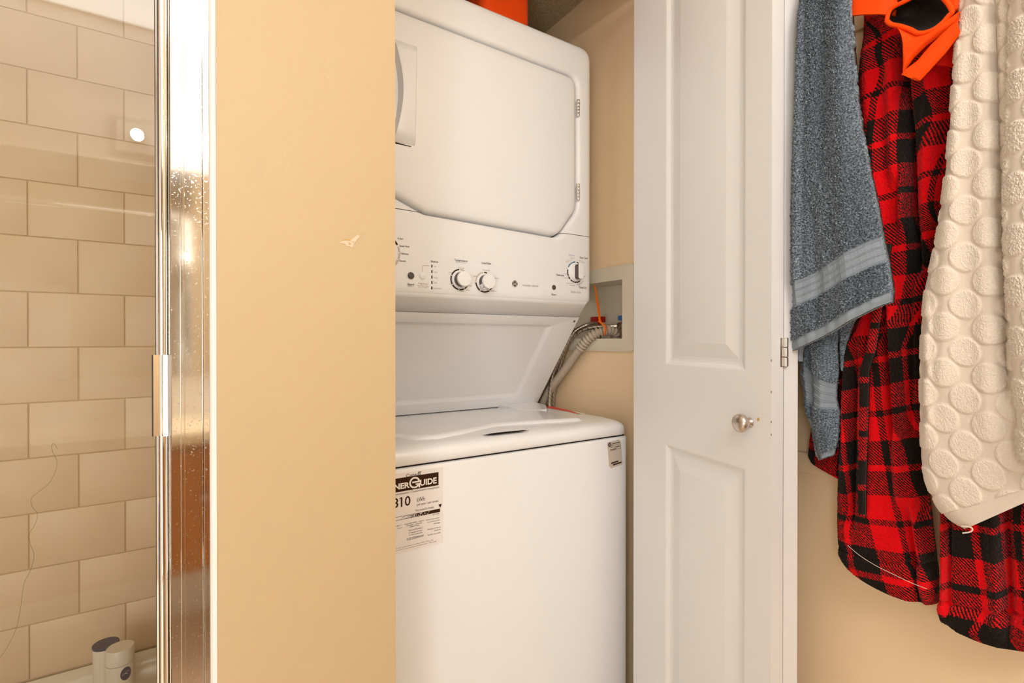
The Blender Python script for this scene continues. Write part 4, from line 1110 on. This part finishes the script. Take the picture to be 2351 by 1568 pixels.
# ------------------------------------------------------------------ cloth
def smooth_noise(h, w_, cell):
    gh, gw = int(h / cell) + 3, int(w_ / cell) + 3
    g = rng.random((gh, gw))
    y = np.arange(h) / cell; x = np.arange(w_) / cell
    yi = y.astype(int); xi = x.astype(int); fy = (y - yi)[:, None]; fx = (x - xi)[None]
    fy = fy * fy * (3 - 2 * fy); fx = fx * fx * (3 - 2 * fx)
    a = g[np.ix_(yi, xi)]; b = g[np.ix_(yi, xi + 1)]; c_ = g[np.ix_(yi + 1, xi)]; d = g[np.ix_(yi + 1, xi + 1)]
    return (a * (1 - fx) + b * fx) * (1 - fy) + (c_ * (1 - fx) + d * fx) * fy
class Cloth:
    """sheet between a left and a right edge (reference-frame points), hung at plane x = X0 and bulged towards the room"""
    def __init__(s, Lp, Rp, X0, nu, nv, tv=None):
        K = len(Lp)
        Lp, Rp = np.array(Lp, float), np.array(Rp, float)
        if tv is None:
            seg = np.linalg.norm(np.diff((Lp + Rp) / 2, axis=0), axis=1); tv = np.concatenate([[0], np.cumsum(seg)]); tv /= tv[-1]
        s.tv = np.array(tv)
        v = np.linspace(0, 1, nv); s.u = np.linspace(0, 1, nu)[None, :] * np.ones((nv, 1)); s.v = v[:, None] * np.ones((1, nu))
        def itp(P):
            # monotone-ish smooth interpolation
            out = np.stack([np.interp(v, s.tv, P[:, k]) for k in (0, 1)], 1)
            ker = max(3, nv // 60) | 1
            pad = ker // 2
            q = np.concatenate([2 * out[:1] - out[pad:0:-1], out, 2 * out[-1:] - out[-2:-pad - 2:-1]])
            return np.stack([np.convolve(q[:, k], np.ones(ker) / ker, 'valid') for k in (0, 1)], 1)
        Le, Re = itp(Lp), itp(Rp)
        s.px = Le[:, None, 0] * (1 - s.u) + Re[:, None, 0] * s.u
        s.py = Le[:, None, 1] * (1 - s.u) + Re[:, None, 1] * s.u
        s.X0 = X0; s.dep = np.zeros_like(s.u); s.off = np.zeros_like(s.u); s.jit = None
    def sag(s, amp):         # sag the lower rows in the middle (pixels)
        s.py = s.py + amp * (4 * s.u * (1 - s.u)); return s
    def bulge(s, amt, p=4):
        s.dep -= amt * (1 - np.abs(2 * s.u - 1) ** p); return s
    def fold(s, a, b, wdt, amp, soft=60):
        (x1_, y1_), (x2_, y2_) = a, b
        t = np.clip((s.py - y1_) / (y2_ - y1_), 0, 1)
        d = s.px - (x1_ + (x2_ - x1_) * t)
        fall = 1 / (1 + np.exp(-(s.py - y1_) / (soft / 4))) * 1 / (1 + np.exp((s.py - y2_) / (soft / 4)))
        s.dep -= amp * np.exp(-(d / wdt) ** 2) * fall; return s
    def build(s, name, m, parent=None, thick=0.004, matidx=None, uvrot=0.0, uvoff=(0, 0), uvshear=0.0):
        nv, nu = s.u.shape
        d = FW[None, None] + RX[None, None] * ((s.px - CX) / F)[..., None] - UP[None, None] * ((s.py - CY) / F)[..., None]
        P = ORG + d * (s.X0 / d[..., 0])[..., None]
        yz = P.copy()
        P[..., 0] += s.dep
        P0 = P.copy()
        # fine relief along the local normal
        du = np.gradient(P, axis=1); dv = np.gradient(P, axis=0)
        nrm = np.cross(du, dv); nrm /= np.linalg.norm(nrm, axis=2, keepdims=True) + 1e-12
        nrm *= np.sign(-nrm[..., :1] + 1e-9)
        eg = np.clip(np.minimum(np.minimum(s.u, 1 - s.u) * nu, np.minimum(s.v, 1 - s.v) * nv) / 3.0, 0.25, 1)[..., None]
        P = P + nrm * s.off[..., None] * eg
        if s.jit is not None: P = P + s.jit * eg
        # arc-length cloth coordinates for the pattern
        su = np.concatenate([np.zeros((nv, 1)), np.cumsum(np.linalg.norm(np.diff(P0, axis=1), axis=2), axis=1)], 1)
        U = su - su[:, nu // 2:nu // 2 + 1]; V_ = yz[..., 2]
        cr, sr = math.cos(uvrot), math.sin(uvrot)
        UU = U * cr - V_ * sr + uvoff[0]; VV = U * sr + V_ * cr + uvoff[1] + uvshear * U
        back = P + np.array([thick, 0, 0])
        i = np.arange(nv * nu).reshape(nv, nu)
        f1 = np.stack([i[:-1, :-1], i[1:, :-1], i[1:, 1:], i[:-1, 1:]], -1).reshape(-1, 4)
        # coarse back sheet
        st = max(1, nu // 40); sv = max(1, nv // 100)
        ui = np.unique(np.append(np.arange(0, nu, st), nu - 1)); vi = np.unique(np.append(np.arange(0, nv, sv), nv - 1))
        bsub = back[np.ix_(vi, ui)]; nb = bsub.shape[0] * bsub.shape[1]
        j = np.arange(nb).reshape(len(vi), len(ui)) + nv * nu
        f2 = np.stack([j[:-1, :-1], j[:-1, 1:], j[1:, 1:], j[1:, :-1]], -1).reshape(-1, 4)
        verts = np.concatenate([P.reshape(-1, 3), bsub.reshape(-1, 3)])
        uvv = np.concatenate([np.stack([UU, VV], -1).reshape(-1, 2), np.stack([UU, VV], -1)[np.ix_(vi, ui)].reshape(-1, 2)])
        # rim strips joining front and back
        rim = []
        def rimrow(fr, bk_, idx):
            for q in range(len(idx) - 1):
                a0, a1 = idx[q], idx[q + 1]
                rim.append(list(fr[a0:a1 + 1]) + [bk_[q + 1], bk_[q]])
        rimrow(i[0], j[0], ui); rimrow(i[-1], j[-1], ui); rimrow(i[:, 0], j[:, 0], vi); rimrow(i[:, -1], j[:, -1], vi)
        me = bpy.data.meshes.new(name)
        nq = len(f1) + len(f2)
        loops_ = np.concatenate([f1.reshape(-1), f2.reshape(-1)] + [np.array(r) for r in rim])
        sizes = np.concatenate([np.full(nq, 4), np.array([len(r) for r in rim])])
        starts = np.concatenate([[0], np.cumsum(sizes)[:-1]])
        me.vertices.add(len(verts)); me.vertices.foreach_set('co', verts.astype(np.float32).ravel())
        me.loops.add(len(loops_)); me.loops.foreach_set('vertex_index', loops_.astype(np.int32))
        me.polygons.add(len(sizes)); me.polygons.foreach_set('loop_start', starts.astype(np.int32))
        uvl = me.uv_layers.new(name='UVMap'); uvl.data.foreach_set('uv', uvv[loops_].astype(np.float32).ravel())
        if matidx is not None:
            mi = np.zeros(len(sizes), np.int32)
            mi[:len(f1)] = matidx[:-1, :-1].reshape(-1)
            me.polygons.foreach_set('material_index', mi)
        me.update(calc_edges=True); me.validate()
        o = link_mesh(name, me, m, parent, smooth=False)
        me.shade_smooth()
        return o

# --- slate blue bath towel (nearest the bifold door)
XB = 0.845
bt = thing('bath_towel', 'slate blue terry towel with ribbed border bands hanging beside the bifold door', 'towel', (0.88, 0.40, 1.76))
NU, NV = 230, 960
ft = Cloth([(1868, -130), (1845, 0), (1838, 120), (1830, 250), (1818, 380), (1813, 500), (1812, 590), (1813, 662), (1812, 715), (1812, 782), (1815, 806)],
           [(1930, -130), (1950, 0), (1957, 90), (1966, 220), (1984, 340), (2003, 430), (2018, 505), (2024, 545), (2037, 604), (2047, 672), (2046, 699)], XB, NU, NV,
           [0, .14, .25, .38, .51, .63, .725, .785, .865, .965, 1.0])
ft.bulge(0.018, 5).fold((1850, 0), (1842, 700), 9, 0.012).fold((1905, 0), (1900, 420), 18, -0.006).fold((1935, 60), (1960, 760), 20, 0.006).fold((1880, 480), (1890, 760), 14, -0.006)
ft.py += 6 * np.sin(ft.u * math.pi * 1.3 + .4) * np.clip((ft.v - .6) / .4, 0, 1)
v_, u_ = ft.v, ft.u
bnd = (v_ > .785) & (v_ < .865)
hem = v_ > .968
flat = bnd | hem
pile = (rng.random(u_.shape) - .5) * 0.0042 + (smooth_noise(*u_.shape, 2.2) - .5) * 0.0030 + (smooth_noise(*u_.shape, 9) - .5) * 0.0012
ft.off = np.where(flat, -0.0020, pile + 0.0006)
vb = (v_ - .785) / .08
cord = np.zeros_like(v_)
for c0 in (0.06, 0.11, .34, .39, .62, .67, .90, .95): cord += 0.0014 * np.exp(-((vb - c0) / 0.016) ** 2)
ft.off += np.where(bnd, cord + 0.0004 * (np.sin(u_ * NU * .42) > .75), 0)
ft.off += np.where(hem, 0.0018 * np.sin(np.clip((v_ - .968) / .032, 0, 1) * math.pi) + 0.0006 * np.sin(u_ * 60), 0)
sg = np.where(flat, 0, 1)[..., None]
ft.jit = np.stack([np.zeros_like(u_), (rng.random(u_.shape) - .5) * .0012, (rng.random(u_.shape) - .5) * .0012], -1) * sg
ft.build('front_layer', [M['terry'], M['terry_flat']], bt, 0.012, matidx=flat.astype(int))
# lower back layer with its own band and curled tip
bl = Cloth([(1850, 690), (1842, 800), (1836, 860), (1845, 905), (1851, 950), (1862, 990), (1876, 1035), (1884, 1056)],
           [(1930, 690), (1921, 790), (1924, 850), (1920, 880), (1919, 915), (1926, 945), (1924, 1000), (1914, 1044)], 0.888, 110, 420, [0, .27, .43, .52, .62, .74, .9, 1])
bl.bulge(0.014, 3).fold((1862, 800), (1868, 1000), 8, -0.010).fold((1895, 780), (1900, 1000), 14, 0.006)
v_, u_ = bl.v, bl.u
q = v_ + (0.5 - u_) * 0.17                                     # the band runs diagonally across the twist
bnd = (q > .44) & (q < .63)
qe = v_ + (u_ - 0.25) * (-0.30)
hem = (v_ > .965) | ((u_ < .16 + (v_ - .6) * .5) & (v_ > .66))
flat = bnd | hem
pile = (rng.random(u_.shape) - .5) * 0.0042 + (smooth_noise(*u_.shape, 2.2) - .5) * 0.0030
bl.off = np.where(flat, -0.0018, pile + 0.0006)
vb = (q - .44) / .19; cord = np.zeros_like(v_)
for c0 in (0.06, 0.12, .34, .40, .62, .68, .90, .96): cord += 0.0014 * np.exp(-((vb - c0) / 0.018) ** 2)
bl.off += np.where(bnd & ~hem, cord, 0)
bl.build('back_layer', [M['terry'], M['terry_flat']], bt, 0.010, matidx=flat.astype(int))
tip = Cloth([(1862, 985), (1868, 1020), (1872, 1045), (1880, 1057)], [(1880, 1000), (1900, 1030), (1912, 1040), (1914, 1046)], 0.905, 40, 50)
tip.off = (rng.random(tip.u.shape) - .5) * 0.0025 * (tip.v < .6); tip.build('curled_tip', M['terry'], bt, 0.004)
tl = Cloth([(1925, 740), (1928, 775), (1930, 800), (1934, 850)], [(1985, 700), (1958, 745), (1942, 790), (1938, 852)], 0.892, 40, 90)
tl.bulge(.006); tl.off = (rng.random(tl.u.shape) - .5) * 0.0025; tl.build('back_corner', M['terry'], bt, 0.006)
cr = Cloth([(1812, 795), (1816, 815), (1826, 826), (1839, 829)], [(1855, 782), (1846, 795), (1842, 812), (1842, 830)], 0.862, 40, 50)
cr.bulge(.008, 2); cr.off = 0.0006 * np.sin(cr.u * 50); cr.build('curled_corner', M['terry_flat'], bt, 0.005)

# --- plaid fleece robe
XRB = 0.912
rb = thing('robe', 'red and black plaid fleece robe hanging between the blue and cream towels', 'robe', (0.93, 0.30, 1.75))
def fleece(c_, k=1.0):
    c_.off = c_.off + ((rng.random(c_.u.shape) - .5) * 0.0016 + (smooth_noise(*c_.u.shape, 3) - .5) * 0.0012) * k; return c_
bp_ = Cloth([(1880, 700), (1872, 860), (1866, 960), (1858, 1010), (1855, 1048), (1862, 1062)], [(1960, 700), (1958, 860), (1955, 980), (1950, 1040), (1945, 1085), (1940, 1106)], 0.930, 60, 220)
bp_.bulge(.006); fleece(bp_); bp_.build('back_panel', M['plaid'], rb, 0.008, uvoff=(.02, .03))
lp = Cloth([(1990, -120), (1985, 0), (1982, 90), (1972, 180), (1970, 235), (1974, 300), (1982, 380), (1990, 520), (1990, 640), (1975, 730), (1945, 800), (1935, 900), (1928, 1010), (1923, 1120), (1922, 1210), (1925, 1262), (1944, 1296)],
           [(2200, -120), (2202, 0), (2204, 90), (2202, 180), (2198, 235), (2195, 300), (2190, 380), (2165, 520), (2135, 640), (2122, 730), (2116, 800), (2118, 900), (2122, 1010), (2128, 1120), (2140, 1230), (2149, 1300), (2151, 1386)], XRB, 260, 900)
lp.py += np.clip((lp.v - .8) / .2, 0, 1) * 14 * np.sin(lp.u * math.pi)
(lp.bulge(0.020, 6).fold((2085, 60), (2112, 620), 11, -0.042).fold((2060, 150), (2068, 420), 16, 0.012).fold((2100, 180), (2085, 520), 9, 0.018).fold((2150, 60), (2140, 520), 18, 0.012)
 .fold((2000, 120), (2028, 640), 22, 0.012).fold((1985, 330), (2010, 520), 9, -0.010).fold((2032, 560), (2060, 1000), 10, -0.020).fold((2055, 640), (2085, 1180), 14, 0.016)
 .fold((2095, 560), (2095, 1000), 12, -0.014).fold((1955, 780), (1950, 1150), 12, 0.012).fold((1975, 800), (1968, 1200), 7, -0.014).fold((2020, 900), (2010, 1200), 22, 0.008).fold((2085, 1150), (2120, 1380), 14, -0.018).fold((2105, 1130), (2135, 1380), 10, 0.012))
fleece(lp)
# turned and stitched hem
hemv = np.clip((lp.v - .955) / .045, 0, 1)
lp.off += 0.004 * np.sin(hemv * math.pi) ** .6 * (lp.v > .955) - 0.003 * np.exp(-((lp.v - .953) / .003) ** 2)
lp.build('left_panel', M['plaid'], rb, 0.010, uvoff=(.055, .0), uvrot=math.radians(-8))
rp = Cloth([(2240, -120), (2230, 200), (2200, 500), (2180, 800), (2168, 1000), (2160, 1120), (2158, 1240), (2160, 1330), (2155, 1390), (2166, 1420), (2195, 1444)],
           [(2480, -120), (2480, 200), (2480, 500), (2480, 800), (2480, 1000), (2480, 1120), (2480, 1240), (2480, 1350), (2480, 1430), (2480, 1470), (2480, 1500)], 0.900, 260, 800)
rp.py += np.clip((rp.v - .85) / .15, 0, 1) * 16 * np.sin(np.clip(rp.u * 1.3, 0, 1) * math.pi)
(rp.bulge(0.012, 10).fold((2170, 1150), (2172, 1420), 8, 0.010).fold((2185, 1150), (2182, 1400), 7, -0.010).fold((2310, 1150), (2322, 1440), 12, -0.022).fold((2285, 1100), (2300, 1440), 20, 0.012).fold((2390, 1100), (2380, 1480), 26, 0.014))
fleece(rp)
hemv = np.clip((rp.v - .95) / .05, 0, 1); rp.off += 0.004 * np.sin(hemv * math.pi) ** .6 * (rp.v > .95) - 0.003 * np.exp(-((rp.v - .948) / .003) ** 2)
rp.build('right_panel', M['plaid'], rb, 0.010, uvoff=(.03, .05), uvrot=math.radians(-10))
be = Cloth([(2025, 560), (1990, 800), (1974, 850), (1972, 1000), (1970, 1120), (1972, 1176)], [(2045, 560), (2010, 800), (1994, 850), (1990, 1000), (1986, 1120), (1986, 1184)], 0.872, 26, 420)
be.bulge(.006, 3); fleece(be); be.build('belt', M['plaid'], rb, 0.006, uvoff=(-.012, .02))
# pale hem stitching
sts = [onX(x, y, 0.884) for x, y in ((1946, 1252), (1975, 1276), (2010, 1298), (2050, 1318), (2090, 1337), (2128, 1352))]
bm = bmesh.new(); tube(bm, [Vector(p) for p in spline(sts, 6)], 0.0004, 5); finish('hem_stitching', bm, M['cream'], rb)

# --- orange garment with black lining
og = thing('swimsuit', 'bright orange stretch garment with black lining draped over the plaid robe', 'swimsuit', (0.87, 0.29, 1.74))
bandc = Cloth([(1962, -60), (1950, -10), (1946, 10), (1943, 40)], [(2140, -60), (2090, -10), (2060, 0), (2055, 36)], 0.858, 60, 60)
bandc.bulge(.010, 3); bandc.off += -0.001 * np.exp(-((bandc.v - .62) / .03) ** 2); bandc.build('band', M['orange'], og, 0.004)
rpan = Cloth([(2135, 78), (2122, 100), (2120, 125), (2130, 150)], [(2205, 40), (2201, 80), (2197, 120), (2191, 156)], 0.868, 60, 80)
rpan.bulge(.006, 4); rpan.build('back_panel', M['red_cloth'], og, 0.004)
# lined pouch: an open bowl rim with dark inside
rim = [(2036, 48), (2040, 30), (2052, 16), (2080, 2), (2110, -12), (2150, -14), (2172, 2), (2186, 26), (2178, 36), (2164, 52), (2146, 66), (2126, 74), (2106, 76), (2090, 68), (2066, 60), (2046, 56)]
rim = [tuple(p) for p in spline(rim + [rim[0]], 5)][:-1]
cxr, cyr = 2112, 32
bm = bmesh.new(); prev = None
for k, X in ((1.0, 0.838), (0.97, 0.846), (0.85, 0.862), (0.6, 0.872), (0.3, 0.876), (0.05, 0.877)):
    V = []
    for i_, (x, y) in enumerate(rim):
        a_ = math.atan2(y - cyr, x - cxr)
        p = onX(cxr + (x - cxr) * k, cyr + (y - cyr) * k, X + 0.004 * math.sin(3 * a_ + 1) * (k < .95) * k)
        V.append(bm.verts.new(p))
    if prev: bridge(bm, prev, V)
    prev = V
bm.faces.new(prev); finish('lining', bm, M['lining'], og, angle=80)
pr = [Vector(onX(x, y, 0.834)) for x, y in rim]
bm = bmesh.new(); pr2 = pr + [pr[0], pr[1]]; tube(bm, pr2, 0.0030, 8); finish('piping', bm, M['orange'], og, angle=80)
side = Cloth([(2058, 60), (2084, 70), (2106, 77), (2130, 74), (2150, 66), (2170, 50), (2204, 26)], [(2083, 90), (2074, 130), (2072, 168), (2098, 132), (2125, 106), (2160, 80), (2204, 54)], 0.838, 60, 120)
side.bulge(.007, 3); side.build('gathered_side', M['orange'], og, 0.004)
lpz = Cloth([(2200, 45), (2165, 75), (2135, 105), (2105, 140), (2078, 160), (2069, 171)], [(2206, 75), (2190, 95), (2170, 122), (2140, 155), (2112, 185), (2100, 185)], 0.832, 60, 110)
lpz.bulge(.006, 3); lpz.build('strap_loop', M['orange'], og, 0.003)
upk = Cloth([(2170, -60), (2176, 0), (2172, 14), (2185, 28)], [(2210, -60), (2206, 0), (2205, 20), (2190, 28)], 0.845, 30, 50)
upk.bulge(.004, 3); upk.build('shoulder_strap', M['orange'], og, 0.003)

# --- cream towel with raised dots
ct = thing('dotted_towel', 'cream towel with raised round dots hanging at the right', 'towel', (0.87, 0.18, 1.74))
mt_ = Cloth([(2232, -130), (2206, 0), (2198, 100), (2190, 200), (2180, 330), (2166, 450), (2148, 560), (2124, 660), (2115, 760), (2112, 860), (2113, 960), (2116, 1060), (2126, 1110), (2150, 1160), (2178, 1195), (2214, 1214)],
            [(2420, -130), (2440, 0), (2440, 100), (2440, 200), (2440, 330), (2440, 450), (2440, 560), (2440, 660), (2440, 760), (2440, 860), (2440, 950), (2440, 1020), (2440, 1060), (2440, 1085), (2440, 1100), (2430, 1118)], 0.850, 330, 1000)
mt_.bulge(0.016, 8).fold((2210, 60), (2175, 900), 26, 0.006).fold((2290, 0), (2316, 900), 11, -0.012).fold((2262, 0), (2278, 1000), 20, 0.004).fold((2140, 700), (2140, 1000), 12, 0.006)
nv, nu = mt_.u.shape
# dots in cloth coordinates (reference lattice carried by the cloth)
rowsd = []
pitch_y, cxs = 91.0, None
DY = 0.0600
d_ = FW[None, None] + RX[None, None] * ((mt_.px - CX) / F)[..., None] - UP[None, None] * ((mt_.py - CY) / F)[..., None]
Pd = ORG + d_ * (mt_.X0 / d_[..., 0])[..., None]
Yc, Zc = -Pd[..., 1], Pd[..., 2]
# anchor: dot centred at pixel (2228, 385)
an = onX(2229, 380, 0.850)
A_ = (Yc + an[1]); B_ = (Zc - an[2]) + 0.10 * A_
# lattice: columns every DXc, alternate columns shifted half
DXc = 0.0222
best = np.full(Yc.shape, 9.0)
for kc in range(-5, 6):
    x0 = kc * DXc; sh = DY / 2 if kc % 2 else 0.0
    zr = (B_ - sh) - DY * np.round((B_ - sh) / DY)
    best = np.minimum(best, np.hypot((A_ - x0) / 0.86, zr))
DRr = 0.0185
inside = 1 / (1 + np.exp((best - DRr) / 0.0007))
margin = np.clip((1 - mt_.v) / .03, 0, 1) ** .5
inside = inside * (mt_.v < .972)
pil = (rng.random(mt_.u.shape) - .5) * 0.0006 + (smooth_noise(nv, nu, 2.0) - .5) * 0.0006
mt_.off = inside * (0.0024 + pil) + (1 - inside) * (rng.random(mt_.u.shape) - .5) * 0.0002
mt_.build('main_layer', [M['cream'], M['cream_ground']], ct, 0.010, matidx=(inside < 0.5).astype(int))
fl_ = Cloth([(2330, -130), (2318, 0), (2316, 100), (2312, 220), (2308, 330), (2304, 450), (2305, 560), (2310, 660), (2318, 760), (2326, 860), (2334, 960), (2338, 1040), (2344, 1064)],
            [(2460, -130), (2480, 0), (2480, 100), (2480, 220), (2480, 330), (2480, 450), (2480, 560), (2480, 660), (2480, 760), (2480, 860), (2480, 960), (2480, 1040), (2480, 1070)], 0.826, 180, 900)
fl_.bulge(0.016, 4)
d_ = FW[None, None] + RX[None, None] * ((fl_.px - CX) / F)[..., None] - UP[None, None] * ((fl_.py - CY) / F)[..., None]
Pd = ORG + d_ * (fl_.X0 / d_[..., 0])[..., None]
an = onX(2338, 320, 0.826); A_ = -Pd[..., 1] + an[1]; B_ = Pd[..., 2] - an[2]
best = np.full(A_.shape, 9.0)
for kc in range(-3, 8):
    sh = DY / 2 if kc % 2 else 0.0
    zr = (B_ - sh) - DY * np.round((B_ - sh) / DY); best = np.minimum(best, np.hypot((A_ - kc * DXc) / 0.86, zr))
inside = 1 / (1 + np.exp((best - DRr) / 0.0007))
nv, nu = fl_.u.shape
pil = (rng.random(fl_.u.shape) - .5) * 0.0013 + (smooth_noise(nv, nu, 2.4) - .5) * 0.0016
fl_.off = inside * (0.0024 + pil)
fl_.build('folded_layer', [M['cream'], M['cream_ground']], ct, 0.008, matidx=(inside < 0.5).astype(int))
th_ = [onX(x, y, 0.836) for x, y in ((2208, 1208), (2222, 1209), (2231, 1212), (2232, 1218), (2224, 1222), (2210, 1224))]
bm = bmesh.new(); tube(bm, [Vector(p) for p in spline(th_, 6)], 0.0009, 6); finish('loose_thread', bm, M['cream'], ct)

# ------------------------------------------------------------------ the side of the room behind the camera (seen in glass and chrome)
def refl(x, y, Yg=YS, Yback=-0.95):
    d = ray(x, y); t0 = Yg / d[1]; p = ORG + d * t0
    t1 = (Yg - Yback) / d[1]; return np.array([p[0] + d[0] * t1, Yback, p[2] + d[2] * t1])
vc = refl(318, 322)
vl = thing('vanity_light', 'wall light with lit bulbs, one reflected in the shower glass', 'wall light', (vc[0], -0.95, vc[2]))
zbar = vc[2]
xb0_, xb1_ = refl(268, 330)[0], refl(268, 330)[0] + 0.62
bm = bmesh.new(); box(bm, xb0_, xb1_, -0.95, -0.92, zbar - 0.06, zbar + 0.06, bev=0.006); finish('backplate', bm, M['caulk'], vl)
for k in range(4):
    xk = vc[0] + k * 0.155
    bm = bmesh.new(); lathe(bm, [(0.022, 0), (0.022, 0.03), (0.018, 0.034)], (xk, -0.92, zbar), (0, 1, 0), 20); sk_ = finish('socket', bm, M['chrome'], vl)
    bm = bmesh.new()
    prof = [(0.0170, 0.032)] + [(0.022 * math.sin(math.pi * (0.30 + 0.70 * q / 12)), 0.046 - 0.022 * math.cos(math.pi * (0.16 + 0.84 * q / 12))) for q in range(13)]
    lathe(bm, prof, (xk, -0.92, zbar), (0, 1, 0), 24); finish('bulb', bm, M['bulb'], vl, angle=80)
bm = bmesh.new(); box(bm, -0.75, 0.55, -0.95, -0.944, 1.0, zbar - 0.10); mi = finish('mirror', bm, M['mirror'], smooth=False); tag(mi, 'frameless wall mirror behind the camera under the vanity light', 'mirror')
vn = thing('vanity_cabinet', 'orange wood vanity with a stone counter behind the camera', 'cabinet', (-0.1, -0.70, 0.36))
bm = bmesh.new(); box(bm, -0.75, 0.55, -0.949, -0.45, 0.36, 0.80, bev=0.003); finish('carcass', bm, M['wood'], vn)
bm = bmesh.new(); box(bm, -0.77, 0.57, -0.948, -0.43, 0.80, 0.84, bev=0.006); finish('countertop', bm, M['counter'], vn)
for k in range(3):
    bm = bmesh.new(); box(bm, -0.73 + k * 0.425, -0.73 + k * 0.425 + 0.40, -0.45, -0.432, 0.38, 0.78, bev=0.006); dr = finish('door', bm, M['wood'], vn)
    bm = bmesh.new(); lathe(bm, [(0.006, 0), (0.005, 0.012), (0.013, 0.018), (0.010, 0.026)], (-0.73 + k * 0.425 + 0.36, -0.432, 0.62), (0, 1, 0), 16); finish('knob', bm, M['nickel'], dr)
